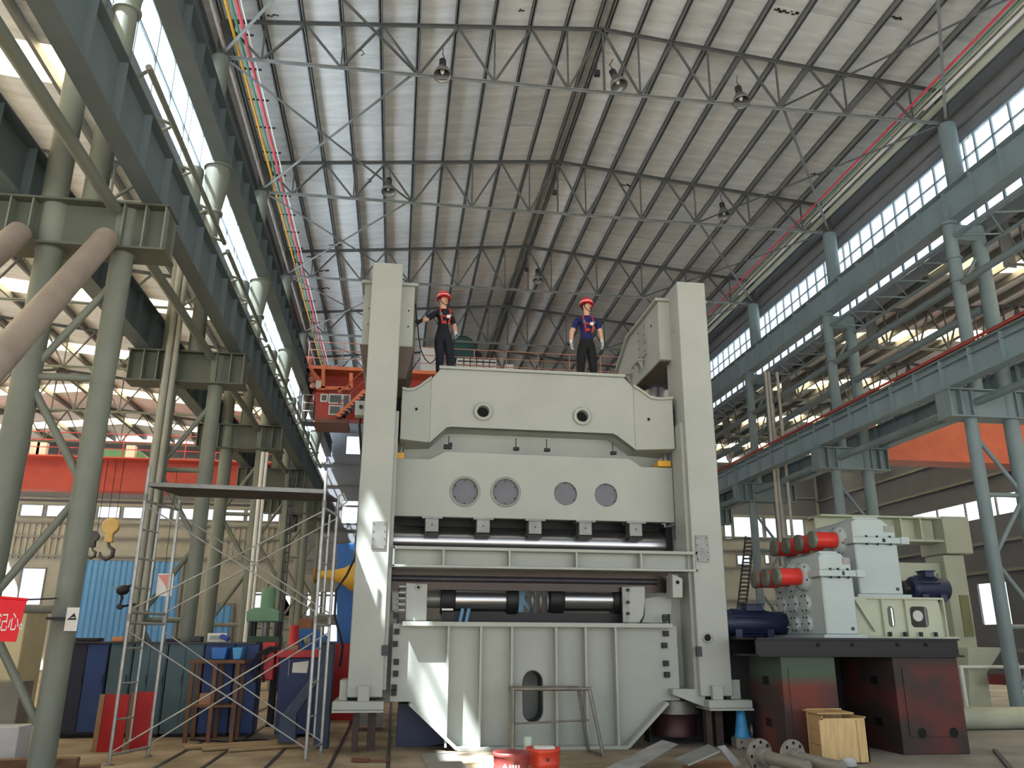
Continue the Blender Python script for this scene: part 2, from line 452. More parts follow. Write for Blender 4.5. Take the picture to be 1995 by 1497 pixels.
for k, (x, z0) in enumerate(((-24.2, 0), (25.2, 0))):
    # outer walls of the two lower side bays
    wb = MB()
    if x < 0:
        wb.box(x - .1, x, -6, YE, 0, 3).box(x - .1, x, -6, YE, 6, 11.5)
        struct('wall_left_bay', wb, M_WALL)
    else:
        wb.box(x, x + .1, -6, YE, 0, 2.3).box(x, x + .1, -6, YE, 4.0, 6.75).box(x, x + .1, -6, YE, 7.55, 11.5)
        for y in range(-6, 47, 4): wb.box(x, x + .1, y, y + 2.2, 2.3, 4.0)
        wr_bay = struct('wall_right_bay', wb, M_WALLD)
        for z in (1.2, 4.4, 5.6, 8.4, 9.6): part('wall_girt', MB().box(x - .1, x, -6, YE, z, z + .12), M_PURL, wr_bay)
        for y in range(-6, 47, 2):
            part('mullion', MB().box(x, x + .06, y - .05, y + .05, 6.75, 7.55), M_PURL, wr_bay)

# ------------------------------------------------------------------ end wall
def rect(u0, v0, u1, v1):
    a = onY(u0, v0, YE); b = onY(u1, v1, YE)
    return (a.x, b.z, b.x, a.z)      # x0, z0, x1, z1
wins = []
for r in ((676, 850, 702, 886), (668, 976, 697, 1020), (484, 1154, 512, 1200), (516, 1158, 548, 1200), (550, 1160, 575, 1200), (600, 1154, 622, 1200), (636, 1154, 668, 1198), (672, 1154, 690, 1190), (632, 1218, 664, 1252),
          (1428, 1004, 1466, 1050), (1411, 1022, 1427, 1050), (1468, 1006, 1488, 1050), (1490, 1010, 1528, 1050), (1531, 1012, 1568, 1044), (1436, 1083, 1462, 1100), (1490, 1082, 1500, 1098), (44, 1108, 74, 1200)):
    wins.append(rect(*r))
xs = -20.0
while xs < -5.6:
    wins.append((xs, 7.72, xs + 1.12, 8.3)); xs += 1.3
DX0, DX1 = onY(152, 1100, YE).x, onY(286, 1100, YE).x
DX2, DX3 = onY(303, 1100, YE).x, onY(356, 1100, YE).x
DX4, DX5 = onY(402, 1200, YE).x, onY(452, 1200, YE).x
DZ = onY(200, 1093, YE).z; DZ2 = onY(420, 1180, YE).z
outer = [(-24.2, 0), (25.3, 0), (25.3, 11.9), (14.0, 11.9), (14.0, 15.5), (XC, 16.6), (-5.1, 15.5), (-5.1, 11.9), (-24.2, 11.9)]
we = struct('wall_end', MB().holed(outer, [[(a, b), (c, b), (c, d), (a, d)] for a, b, c, d in wins] + [[(DX1 + .02, .02), (DX2 - .02, .02), (DX2 - .02, DZ), (DX1 + .02, DZ)]], 'xz', YE, YE + .15), M_WALLB)
part('upper_sheet', MB().box(-24, -5.1, YE - .04, YE - .002, 8.5, 11.9).box(14, 25, YE - .04, YE - .002, 8.8, 11.9), M_WALLD, we)
part('hall_sheet', MB().holed([(-5.0, 4.9), (13.9, 4.9), (13.9, 15.4), (XC, 16.4), (-5.0, 15.4)], [[(a - .03, b - .03), (c + .03, b - .03), (c + .03, d + .03), (a - .03, d + .03)] for a, b, c, d in wins[:2]], 'xz', YE - .04, YE - .002), M_WALL, we)
for z in (1.3, 2.5, 3.75, 5.6, 6.6, 7.35, 8.6, 9.8, 11.0, 12.9, 13.9, 14.9):
    x0, x1 = (-24, 25) if z < 11.5 else (-5, 14)
    if z < 4.9: x0 = -8.0
    part('wall_girt', MB().box(x0, x1, YE - .12, YE - .04, z, z + .10), M_PURL, we)
cs = MB()
x = -24.0
while x < -5.2:
    if not (DX0 - .2 < x < DX3 + .2): cs.box(x, x + .12, YE - .07, YE, 5.5, 7.3)
    x += .3
part('corrugation', cs, M_WALLB, we)['kind'] = 'stuff'
for k, (a, b, c, d) in enumerate(wins):
    wt = bpy.data.objects.new(f'window_{70 + k}', None); COL.objects.link(wt); wt.location = (a, YE, b); wt['kind'] = 'structure'
    fr = MB().box(a - .05, c + .05, YE - .06, YE + .05, b - .06, b).box(a - .05, c + .05, YE - .06, YE + .05, d, d + .06).box(a - .05, a, YE - .06, YE + .05, b, d).box(c, c + .05, YE - .06, YE + .05, b, d)
    part('window_frame', fr, M_PURL, wt)
    part('pane', MB().box(a, c, YE + .06, YE + .07, b, d), M_GLASS, wt)
def sheet_door(n, x0, x1, z0, z1, label):
    o = bpy.data.objects.new(f'door_{n}', None); COL.objects.link(o); o.location = ((x0 + x1) / 2, YE, z0); o['kind'] = 'structure'
    k = max(4, int((x1 - x0) / .28)); w = (x1 - x0) / k
    me = MB().prism([(0, 0), (w * .25, -.05), (w * .65, -.05), (w * .9, 0), (w, 0), (w, .03), (0, .03)], 'xy', z0, z1).mesh('door_sheet'); me.materials.append(M_DOOR)
    for i in range(k): piece('door_sheet', me, (x0 + w * i, YE - .14, 0), o)
    part('door_frame', MB().box(x0 - .12, x0, YE - .2, YE - .05, z0, z1 + .12).box(x1, x1 + .12, YE - .2, YE - .05, z0, z1 + .12).box(x0, x1, YE - .2, YE - .05, z1, z1 + .12), M_PURL, o)
sheet_door(1, DX0, DX1, 0, DZ, '')
sheet_door(2, DX2, DX3, 0, DZ, '')
sheet_door(3, DX4, DX5, 0, DZ2, '')

# ------------------------------------------------------------------ lower side bays: roofs with skylight strips
def bay_roof(side, x0, x1):
    xc = (x0 + x1) / 2
    zt = lambda x: 12.1 - .1 * abs(x - xc)
    ro = MB().box(x0, x1, -6, 7, 12.3, 12.4)
    r = struct('ceiling_' + side + '_bay', ro, M_SHEET)
    n = 6; h = (xc - x0) / n; a = math.atan(.1)
    for s in (-1, 1):
        me = MB().obox((0, 0, 0), (h + .02, 4.84, .05)).mesh('roof_panel'); me.materials.append(M_ROOF)
        ms = MB().obox((0, 0, 0), (h + .02, 1.24, .02)).mesh('skylight_panel'); ms.materials.append(M_SKYL)
        R = Matrix.Rotation(s * a, 3, 'Y')
        for k in range(n):
            x = xc + s * h * (k + .5)
            for j in range(7):
                y = 7.0 + 6 * j
                piece('skylight_panel', ms, (x, y + .6, zt(x) + .2), r, R)
                piece('roof_panel', me, (x, y + 1.22 + 2.38, zt(x) + .2), r, R)
            part('purlin', MB().box(xc + s * h * k - .04 + s * .06, xc + s * h * k + .04 + s * .06, 2, YE, zt(xc + s * h * k) - .04, zt(xc + s * h * k) + .15), M_PURL, r)
    for i, y in enumerate(YS):
        truss(y, x0 + .3, x1 - .3, 10.4, zt, f'steel truss under the skylit roof of the {side} side bay, {ORD[i]} from the camera', f'roof trusses of the {side} side bay', 5, M_TRUSS, M_COLL, .09)
bay_roof('left', -23.2, -5.2)
bay_roof('right', 14.1, 25.2)

# ------------------------------------------------------------------ columns
def tube_column(side, i, y):
    s = -1 if side == 'left' else 1
    mm = M_COLL if side == 'left' else M_COLR
    xi, xo, xt = (-3.78, -4.68, XL) if side == 'left' else (12.72, 13.72, XR)
    xu = -4.25 if side == 'left' else 12.98
    edge = 'scaffold' if side == 'left' else 'gearboxes'
    t = thing('twin_tube_column', f'twin tube steel column with bracket on the {edge} side, {ORD[i]} from the camera', 'column', ((xi + xo) / 2, y, 0), f'twin tube columns on the {edge} side')
    ri, ro = .14, .165
    a = part('inner_tube', MB().lathe([(ri, 0), (ri, 6.42)], (xi, y, 0), (0, 0, 1), 18), mm, t)
    b = part('outer_tube', MB().lathe([(ro, 0), (ro, 6.42)], (xo, y, 0), (0, 0, 1), 18), mm, t)
    for z in (1.5, 3.0, 4.6):
        part('weld_seam', MB().lathe([(ri + .004, z), (ri + .004, z + .015)], (xi, y, 0), (0, 0, 1), 18), mm, a)
        part('weld_seam', MB().lathe([(ro + .004, z + .3), (ro + .004, z + .315)], (xo, y, 0), (0, 0, 1), 18), mm, b)
    part('base_plate', MB().box(min(xi, xo) - .35, max(xi, xo) + .35, y - .35, y + .35, 0, .03), mm, t)
    zz = [0.5, 1.9, 3.3, 4.7, 6.1]
    for k in range(4):
        p, q = ((xi, zz[k]), (xo, zz[k + 1])) if k % 2 == 0 else ((xo, zz[k]), (xi, zz[k + 1]))
        part('lacing_tube', MB().tube((p[0], y, p[1]), (q[0], y, q[1]), .05, n=8), mm, t)
    for z in (1.9, 4.7):
        part('lacing_tube', MB().tube((xi, y, z), (xo, y, z), .05, n=8), mm, t)
    # bracket: box beam across both tubes with stiffeners and rim plates
    x0, x1 = (-5.45, -3.22) if side == 'left' else (12.1, 14.3)
    br = part('bracket', MB().box(x0, x1, y - .10, y + .10, 6.44, 7.04), M_BRKT if side == 'left' else M_COLR, t)
    part('bracket_flange', MB().box(x0 - .02, x1 + .02, y - .26, y + .26, 7.04, 7.07), M_BRKT if side == 'left' else M_COLR, br)
    part('bracket_flange', MB().box(x0 - .02, x1 + .02, y - .26, y + .26, 6.41, 6.44), M_BRKT if side == 'left' else M_COLR, br)
    for x in (x0 + .01, x0 + .28, x0 + .55, x1 - .55, x1 - .28, x1 - .03):
        part('stiffener', MB().box(x, x + .02, y - .25, y + .25, 6.44, 7.04), mm, br)
    for x, r in ((xi, ri), (xo, ro)):
        part('through_tube', MB().lathe([(r + .02, 6.4), (r + .02, 7.1)], (x, y, 0), (0, 0, 1), 18), mm, t)
    # upper tube with flared head carrying the high crane girder
    part('upper_tube', MB().lathe([(.15, 7.1), (.15, 10.3), (.15, 10.31), (.26, 11.05), (.26, 11.35)] if side == 'left' else [(.15, 7.1), (.15, 11.35)], (xu, y, 0), (0, 0, 1), 18), mm, t)
    part('collar', MB().lathe([(.2, 10.25), (.2, 10.3)] if side == 'left' else [(.19, 10.4), (.19, 10.44)], (xu, y, 0), (0, 0, 1), 18), mm, t)
    part('collar', MB().lathe([(.3, 11.33), (.3, 11.38)] if side == 'left' else [(.21, 11.3), (.21, 11.37)], (xu, y, 0), (0, 0, 1), 18), mm, t)
    if side == 'right':
        part('collar', MB().lathe([(.19, 9.8), (.19, 9.84)], (xu, y, 0), (0, 0, 1), 18), mm, t)
        part('outer_upper_tube', MB().lathe([(.17, 7.1), (.17, 11.3)], (xo, y, 0), (0, 0, 1), 18), mm, t)
        part('cap_beam', MB().box(xu, xo, y - .12, y + .12, 10.9, 11.3), mm, t)
        part('lacing_tube', MB().tube((xu, y, 9.6), (xo, y, 10.7), .045, n=8), mm, t)
    else:
        part('outer_upper_tube', MB().lathe([(.16, 7.1), (.16, 9.9), (.2, 10.0), (.2, 11.3)], (-4.75, y, 0), (0, 0, 1), 18), mm, t)
    part('head_tube', MB().lathe([(.16, 12.25), (.2, 13.2), (.2, 14.2)] if side == 'left' else [(.21, 12.25), (.21, 14.2)], (xt, y, 0), (0, 0, 1), 18), mm, t)
for i, y in enumerate(YS):
    tube_column('left', i, y)
for i, y in enumerate(YS[1:]):
    tube_column('right', i, y)

# ------------------------------------------------------------------ crane girders (plate girders with stiffeners) and rails
def girder(name, label, x, z0, z1, hw, mm, y0=2.0, y1=YE - .3, both=True, rail=None):
    t = thing(name, label, 'girder', (x, y0, z0))
    part('web', MB().box(x - .008, x + .008, y0, y1, z0 + .02, z1 - .02), mm, t)
    part('top_flange', MB().box(x - hw, x + hw, y0, y1, z1 - .02, z1), mm, t)
    part('bottom_flange', MB().box(x - hw, x + hw, y0, y1, z0, z0 + .02), mm, t)
    me = MB().box(-hw * .85, hw * .85, -.008, .008, z0 + .02, z1 - .02).mesh('stiffener'); me.materials.append(mm)
    y = 4.5
    while y < y1:
        piece('stiffener', me, (x, y, 0), t); y += 1.0
    if rail is not None:
        part('crane_rail', MB().box(x - .04, x + .04, y0, y1, z1, z1 + .1), rail, t)
    return t
M_RAIL = mat('rusty_rail', (110, 84, 78), 0.6, 0.3, 0.2, 6)
girder('crane_girder', 'low grey plate girder on the scaffold side brackets', -3.43, 7.08, 7.93, .125, M_GIRL, rail=M_DSTEEL)
girder('crane_girder', 'low grey plate girder facing the left side bay', -5.2, 7.08, 7.93, .15, M_GIRL, y0=6)
girder('crane_girder', 'high grey plate girder under the yellow and red pipes', -4.13, 11.38, 12.22, .17, M_GIRL, rail=M_DSTEEL)
girder('crane_girder', 'high blue grey plate girder under the clerestory windows', 13.05, 11.38, 12.22, .17, M_GIRR, rail=M_RAIL)
gl = girder('crane_girder', 'low blue grey plate girder above the gearboxes with red conduit', 12.25, 7.08, 7.78, .15, M_GIRR)
girder('crane_girder', 'low plate girder facing the right side bay', 14.2, 7.08, 7.78, .15, M_GIRR)
part('longitudinal_stiffener', MB().box(12.15, 12.24, 2, YE - .3, 7.6, 7.615), M_GIRR, gl)
for dx, dz, r in ((-.13, .05, .03), (-.06, .1, .035), (.02, .06, .03)):
    solo('conduit_pipe', MB().path([(12.25 + dx, y, 7.8 + dz) for y in (4, 20, 46)], r, 8), mat('red_conduit', (168, 72, 66), .5) if dz < .1 else mat('dull_red_conduit', (140, 62, 58), .5), ['red conduit nearest the hall on the low blue grey girder', 'dull red conduit highest on the low blue grey girder', 'red conduit at the back on the low blue grey girder'][[-.13, -.06, .02].index(dx)], 'pipe')

# struts, lattice and braces along the column rows
for i in range(len(YS) - 1):
    y0, y1 = YS[i], YS[i + 1]
    t = thing('lattice_strut', f'tubular lattice strut between the low and high girders over the scaffold, {ORD[i]} bay', 'brace', (-4.2, y0, 9.5))
    part('chord_tube', MB().tube((-3.9, y0 + .18, 9.5), (-3.9, y1 - .18, 9.5), .05, n=8), M_COLL, t)
    part('chord_tube', MB().tube((-4.75, y0 + .18, 9.5), (-4.75, y1 - .18, 9.5), .05, n=8), M_COLL, t)
    for k in range(4):
        ya, yb, yc = y0 + .25 + 1.37 * k, y0 + .25 + 1.37 * k + .69, y0 + .25 + 1.37 * (k + 1)
        part('lacing_tube', MB().tube((-3.9, ya, 9.5), (-4.75, yb, 9.5), .03, n=6), M_COLL, t)
        part('lacing_tube', MB().tube((-4.75, yb, 9.5), (-3.9, yc, 9.5), .03, n=6), M_COLL, t)
    t = thing('lattice_strut', f'tubular lattice strut below the high girder over the gearboxes, {ORD[i]} bay', 'brace', (13.3, y0, 10.2))
    pts = [(13.0, 10.95), (13.75, 10.75), (13.0, 9.75)]
    for (x, z), r in zip(pts, (.06, .05, .085)):
        part('chord_tube', MB().tube((x, y0 + .2, z), (x, y1 - .2, z), r, n=8), M_COLR, t)
    for k in range(5):
        ya, yb, yc = y0 + .25 + 1.1 * k, y0 + .25 + 1.1 * k + .55, y0 + .25 + 1.1 * (k + 1)
        part('lacing_tube', MB().tube((13.0, ya, 10.95), (13.75, yb, 10.75), .025, n=6), M_COLR, t)
        part('lacing_tube', MB().tube((13.75, yb, 10.75), (13.0, yc, 10.95), .025, n=6), M_COLR, t)
    for side, x, z, r, mm in (('scaffold', -3.87, 6.95, .075, M_COLL), ('gearbox', 12.75, 6.75, .09, M_COLR)):
        solo('strut_tube', MB().tube((x, y0 + .27, z), (x, y1 - .27, z), r, n=10), mm, f'long strut tube between column brackets on the {side} side, {ORD[i]} bay', 'brace')
    if i:
        solo('strut_tube', MB().tube((13.6, y0 + .2, 9.2), (13.6, y1 - .2, 9.2), .1, n=10), M_COLR, f'thick outer strut tube behind the upper columns over the gearboxes, {ORD[i]} bay', 'brace')
M_RTUBE = mat('rust_tinted_tube', (150, 138, 128), .55, 0, .15, 2)
solo('knee_brace', MB().tube((-3.9, 10.2, 6.5), (-3.9, 5.0, 0.6), .15, n=16), M_RTUBE, 'thick rust tinted diagonal brace tube crossing in front of the nearest column', 'brace')
solo('knee_brace', MB().tube((-4.95, 10.2, 6.5), (-4.95, 5.0, 0.6), .15, n=16), M_RTUBE, 'thick diagonal brace tube cut by the frame edge at the nearest bracket', 'brace')
solo('strut_tube', MB().tube((-3.87, 4.6, 6.95), (-3.87, 10.23, 6.95), .08, n=12), M_COLL, 'slim strut tube running from the nearest bracket out of the frame corner', 'brace')

# pipes under the eaves
def run(name, label, x, z, r, mm, y0=6, y1=45):
    return solo(name, MB().path([(x, y0, z), (x, (y0 + y1) / 2, z), (x, y1, z)], r, 8), mm, label, 'pipe')
run('gas_pipe', 'yellow pipe running the length of the roof edge', -4.2, 14.62, .035, M_YEL)
run('gas_pipe', 'green pipe beside the yellow pipe at the roof edge', -4.08, 14.62, .03, M_GRN)
run('gas_pipe', 'pink red pipe beside the green pipe at the roof edge', -3.96, 14.62, .04, M_PINK)
run('gas_pipe', 'thin grey pipe beside the pink red pipe at the roof edge', -3.86, 14.62, .02, M_WHITE)
run('gas_pipe', 'grey pipe on the dark wall above the high girder', -4.8, 13.9, .07, M_COLL)
run('gas_pipe', 'dark pipe close under the roof edge beside the yellow pipe', -4.42, 14.4, .05, M_RTUBE)
me = MB().box(-.3, .2, -.015, .015, -.02, .02).mesh('pipe_hanger'); me.materials.append(M_DSTEEL)
for k in range(24):
    solo_o = piece('pipe_hanger', me, (-3.98, 15 + k * 1.2, 14.67)); tag(solo_o, 'small dark hanger bar over the pink red and green pipes at the roof edge', 'bracket', 'pipe hangers at the roof edge')
for k, (x, mm, c) in enumerate(((12.42, M_PINK, 'pink red'), (12.55, M_GRN, 'green'), (12.68, M_CREAM, 'pale'), (12.84, M_WHITE, 'white'))):
    run('gas_pipe', f'{c} pipe of the bundle above the clerestory windows', x, 14.62, (.035, .025, .03, .05)[k], mm)
solo('cable_tray', MB().box(13.0, 13.12, 6, 45, 14.5, 14.62), M_CREAM, 'pale cable tray at the foot of the pipe bundle above the windows', 'tray')

# high-bay lamps under the trusses
def lamp(u, v, y, label, tilt=0.0):
    p = onY(u, v, y)
    t = thing('highbay_lamp', label, 'lamp', (p.x, p.y, p.z), 'high-bay lamps under the roof')
    d = Vector((tilt, -.25, -1)).normalized()
    o = p - d * .28
    part('ballast_housing', MB().lathe([(.05, -.14), (.085, -.12), (.085, .05), (.06, .09)], o, d, 14), M_DSTEEL, t)
    part('reflector', MB().lathe([(.06, .08), (.12, .16), (.19, .3), (.215, .42), (.2, .42), (.17, .3), (.1, .17), (.04, .12)], o, d, 20), M_BARE, t)
    part('bulb', MB().lathe([(.02, .14), (.05, .2), (.06, .27), (.03, .34), (.005, .36)], o, d, 12), M_WHITE, t)
    part('hook', MB().path([o - d * .14, o - d * .26 + Vector((.03, 0, 0)), o - d * .34, (o.x, o.y, max(o.z + .45, ZB + .02))], .012, 6), M_DSTEEL, t)
lamp(862, 140, 16.4, 'bell lamp on the nearest truss above the tall press column')
lamp(1203, 160, 16.4, 'bell lamp on the nearest truss close to the roof ridge', .25)
lamp(1443, 192, 16.4, 'bell lamp on the nearest truss on the window side')
lamp(757, 368, 22.4, 'bell lamp on the second truss above the tall press column')
lamp(1410, 415, 22.4, 'bell lamp on the second truss on the window side')
lamp(1048, 542, 28.4, 'bell lamp on the third truss between the two workers')
for k, (u, v, y) in enumerate(((702, 104, 16.45), (718, 353, 22.45))):
    p = onY(u, v, y)
    solo('steel_hook', MB().path([p + Vector((-.05, 0, .06)), p + Vector((.03, 0, .09)), p + Vector((.09, 0, .0)), p + Vector((.02, 0, -.06))], .012, 6), M_DSTEEL, ['empty steel hook on the nearest truss', 'empty steel hook on the second truss'][k], 'hook')
for k, (u, v, y) in enumerate(((1163, 143, 16.45), (1080, 375, 22.45), (1026, 525, 28.45))):
    p = onY(u, v, y)
    solo('junction_box', MB().box(p.x - .07, p.x + .07, p.y - .05, p.y + .05, p.z - .07, p.z + .07).tube((p.x, p.y, p.z - .1), (p.x, p.y, p.z + .25), .012), M_DSTEEL, f'small junction box on the ridge post of the {ORD[k]} truss', 'box')
# ------------------------------------------------------------------ the big plate rolling press
YF, YSL = 13.2, 13.9          # front of the columns, front of slide and crown
PX = 2.335                     # its middle
press = thing('plate_rolling_press', 'giant pale grey green rolling press with tall columns and two workers on top', 'press', (PX, YF, 0))
CX = [(-0.65, -0.135), (4.79, 5.315)]
ZC0, ZC1 = 0.66, 7.82
def xs_(pts, y): return [xz(u, v, y) for u, v in pts]
for k, (x0, x1) in enumerate(CX):
    c = part('column', MB().box(x0, x1, YF, YF + .8, ZC0 + .1, ZC1), M_PRESS, press, .012)
    part('rear_column', MB().box(x0, x1, YF + 2.9, YF + 3.7, 0.1, ZC1), M_PRESS, press, .012)
    # foot plate with blocks and bolts
    f0, f1 = (x0 - .2, x1 + .03) if k == 0 else (x0 + .08, x1 + .26)
    ft = part('foot_plate', MB().box(f0, f1, YF - .12, YF + .95, ZC0 - .07, ZC0 + .05), M_PRESS, press, .01)
    part('foot_lip', MB().box(f0, f1, YF - .16, YF + .95, ZC0 - .1, ZC0 - .072), M_PRESS, ft)
    part('foot_block', MB().box(x0 + .16, x0 + .33, YF - .1, YF - .002, ZC0 + .05, ZC0 + .26), M_PRESS, ft, .008)
    xo = (x0 - .12, x0) if k == 0 else (x1, x1 + .17)
    part('foot_rib', MB().box(*xo, YF + .1, YF + .7, ZC0 + .05, ZC0 + .34), M_PRESS, ft, .008)
    if k == 1:
        part('foot_gusset', MB().prism([(x0 - .42, ZC0 + .12), (x0 + .1, ZC0 - .07), (x0 + .1, ZC0 + .2), (x0 - .42, ZC0 + .2)], 'xz', YF + .1, YF + .75), M_PRESS, ft)
    # legs under the foot (standing on blocks)
    lx = (x0 + .1, x1 - .1)
    part('support_post', MB().box(lx[0], lx[0] + .09, YF + .1, YF + .25, 0, ZC0 - .1), mat('dark_brown_post', (72, 58, 52), .7), press)
    part('support_post', MB().box(lx[1] - .1, lx[1] + .02, YF + .3, YF + .5, 0, ZC0 - .1), mat('dark_brown_post', (72, 58, 52), .7), press)
    # guide strip on the inner edge and bolted cover plate on the front
    xi = x1 if k == 0 else x0
    s = 1 if k == 0 else -1
    part('guide_strip', MB().box(min(xi, xi + s * .05), max(xi, xi + s * .05), YF + .12, YF + .62, ZC0 + .2, 5.2), M_PRESS, c)
    z0 = 2.93 if k == 0 else 2.82
    xa, xb = (x1 - .28, x1 - .055) if k == 0 else (x0 + .055, x0 + .27)
    cp = part('cover_plate', MB().box(xa, xb, YF - .02, YF - .001, z0, z0 + .43), M_BARE, c, .004)
    for i in range(4):
        for xx in (xa + .025, xb - .025):
            part('bolt', MB().tube((xx, YF - .021, z0 + .04 + i * .116), (xx, YF - .03, z0 + .04 + i * .116), .009, n=6), M_BLACK, cp)
    # clamp plates at the bed joint
    part('clamp_plate', MB().box(xi - .04, xi + .06 if s > 0 else xi + .05, YF - .03, YF + .02, 1.35, 1.5), M_DSTEEL, c, .004)
# round holes on the right column's inner side
for (y, z) in ((13.5, 7.02),):
    part('side_eye', MB().lathe([(.075, 0), (.075, .03), (.04, .03), (.04, 0.002)], (4.792, y, z), (-1, 0, 0), 18, True), M_PRESS, press)
p = onY(1356, 1243, YF)
part('side_eye', MB().lathe([(.085, 0), (.085, .025), (.055, .025), (.055, .002)], (4.95, YF + .002, p.z), (0, -1, 0), 18, True), M_PRESS, press)
part('eye_bore', MB().tube((4.95, YF - .02, p.z), (4.95, YF - .028, p.z), .05, n=16), M_DARK, press)

# cylinder housings on top of the columns
for k in (0, 1):
    x0, x1 = (-.82, .12) if k == 0 else (4.55, 5.49)
    y0, y1 = YF + .5, YF + 3.4
    zt_, zb_ = 7.62, 6.48
    s = 1 if k == 0 else -1
    xin = x1 if k == 0 else x0
    h = part('cylinder_housing', MB().prism([(y0, zb_), (y1 - .6, zb_), (y1, zb_ + .1), (y1, 7.2), (y1 - .9, zt_), (y0, zt_)], 'yz', x0 + .03, x1 - .03), M_PRESS, press, .01)
    # top rim plates
    part('top_flange', MB().prism([(y0 - .05, zt_), (y1 - .88, zt_), (y1 + .03, 7.2), (y1 + .03, 7.25), (y1 - .86, zt_ + .05), (y0 - .05, zt_ + .05)], 'yz', x0 - .03, x1 + .03), M_PRESS, h)
    # dark brown underside: hanging tapered skirt on the left, flat plate on the right
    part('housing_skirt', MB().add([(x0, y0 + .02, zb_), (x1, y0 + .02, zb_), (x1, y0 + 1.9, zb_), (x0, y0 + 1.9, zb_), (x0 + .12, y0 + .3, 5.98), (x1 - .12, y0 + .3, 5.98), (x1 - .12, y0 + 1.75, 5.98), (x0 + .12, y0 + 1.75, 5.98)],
         [(0, 1, 5, 4), (1, 2, 6, 5), (2, 3, 7, 6), (3, 0, 4, 7), (4, 5, 6, 7)]) if k == 0 else MB().box(x0 + .04, x1 - .04, y0 + .06, y0 + 2.2, zb_ - .02, zb_ - .001), mat('underside_brown', (98, 88, 82), .7), h)
    part('front_slit', MB().box(x0 + .02, x0 + .14, y0 - .004, y0, 6.6, 7.4), M_PRESS, h)
    # bolted plate and small ribs on the inner side
    if k == 1:
        bp = part('bolted_plate', MB().box(xin - .004, xin + .03, y0 + .75, y0 + 1.25, 6.85, 7.5), mat('plate_grey', (150, 152, 148), .5), h)
        for i in range(4):
            for yy in (y0 + .8, y0 + 1.2):
                part('bolt', MB().tube((xin - .004, yy, 6.92 + i * .17), (xin - .015, yy, 6.92 + i * .17), .012, n=6), M_BLACK, bp)
        for yy in (y0 + 1.0, y0 + 1.9):
            part('ledge', MB().box(xin - .1, xin, yy - .05, yy + .5, 6.78, 6.81), M_PRESS, h)
            for q in (0, .3):
                part('ledge_rib', MB().prism([(xin, 6.78), (xin - .1, 6.78), (xin, 6.62)], 'xz', yy + q, yy + q + .03), M_PRESS, h)
        part('lifting_eye', MB().path([(xin + .05, y1 - 1.0 + .09 * math.cos(a), 7.66 + .09 * math.sin(a)) for a in [i * math.pi / 6 for i in range(13)]], .018, 6), M_PRESS, h)
        part('bolt_hole', MB().tube((xin + .03, y0 + .45, 7.3), (xin + .02, y0 + .45, 7.3), .025, n=10), M_DARK, h)
    else:
        for z in (6.85, 7.15):
            part('bolt_hole', MB().tube((x0 + .12, y0 - .002, z), (x0 + .12, y0 - .008, z), .012, n=8), M_DARK, h)
            part('bolt_hole', MB().tube((x1 - .12, y0 - .002, z), (x1 - .12, y0 - .008, z), .016, n=8), M_DARK, h)
    # column crest web between column and housing
    part('crest_web', MB().box(*( (x0 + .2, x0 + .26) if k == 0 else (4.80, 4.86)), YF + .8, y0 + 1.0, 7.3, ZC1), M_PRESS, h)
    # piston rod below the housing
    cx = .0 if k == 0 else 4.84
    cx = -.33 if k == 0 else 5.02
    part('piston_rod', MB().lathe([(.29, 5.7), (.29, 6.47)], (cx, YF + 2.25, 0), (0, 0, 1), 28), M_ROLL, press)
    part('rod_gland', MB().lathe([(.34, 6.4), (.34, 6.46)], (cx, YF + 2.25, 0), (0, 0, 1), 28), M_DSTEEL, press)

# crown beam
cr = xs_([(860, 719), (1213, 737)], YSL)
L_, R_ = 0.45, 4.10
zt = 6.16
crown_o = [(L_, 4.81), (.735, 5.09), (.80, 5.11), (3.69, 5.10), (3.76, 5.07), (R_, 4.82), (R_, 5.99), (3.93, zt), (.60, zt), (L_, 5.97)]
pl = onY(941, 803, YSL); pr_ = onY(1134, 812, YSL)
crown = part('crown_beam', MB().holed(crown_o, [circ(pl.x, pl.z, .105), circ(pr_.x, pr_.z, .105)], 'xz', YSL, YSL + .14), M_PRESS, press, .008)
part('crown_box', MB().prism([(L_ + .05, 4.95), (.72, 5.2), (3.74, 5.2), (R_ - .05, 4.95), (4.08, 5.8), (3.9, zt - .06), (.62, zt - .06), (.47, 5.9)], 'xz', YSL + .14, YSL + 1.9), M_PRESS, press)
part('crown_top_plate', MB().box(.58, 3.95, YSL - .05, YSL + 2.0, zt, zt + .05), M_PRESS, crown)
part('crown_underside', MB().prism([(L_, 4.81), (.735, 5.09), (.80, 5.11), (3.69, 5.10), (3.76, 5.07), (R_, 4.82), (R_, 4.86), (3.76, 5.13), (.735, 5.13), (L_, 4.86)], 'xz', YSL - .03, YSL + 1.9), M_PRESS, crown)
for q in (pl, pr_):
    part('collar', MB().lathe([(.165, 0), (.165, .05), (.107, .05), (.107, 0)], (q.x, YSL, q.z), (0, -1, 0), 24, True), M_PRESS, crown)
    part('bore', MB().tube((q.x, YSL + .1, q.z), (q.x, YSL + .13, q.z), .11, n=20), M_DARK, crown)
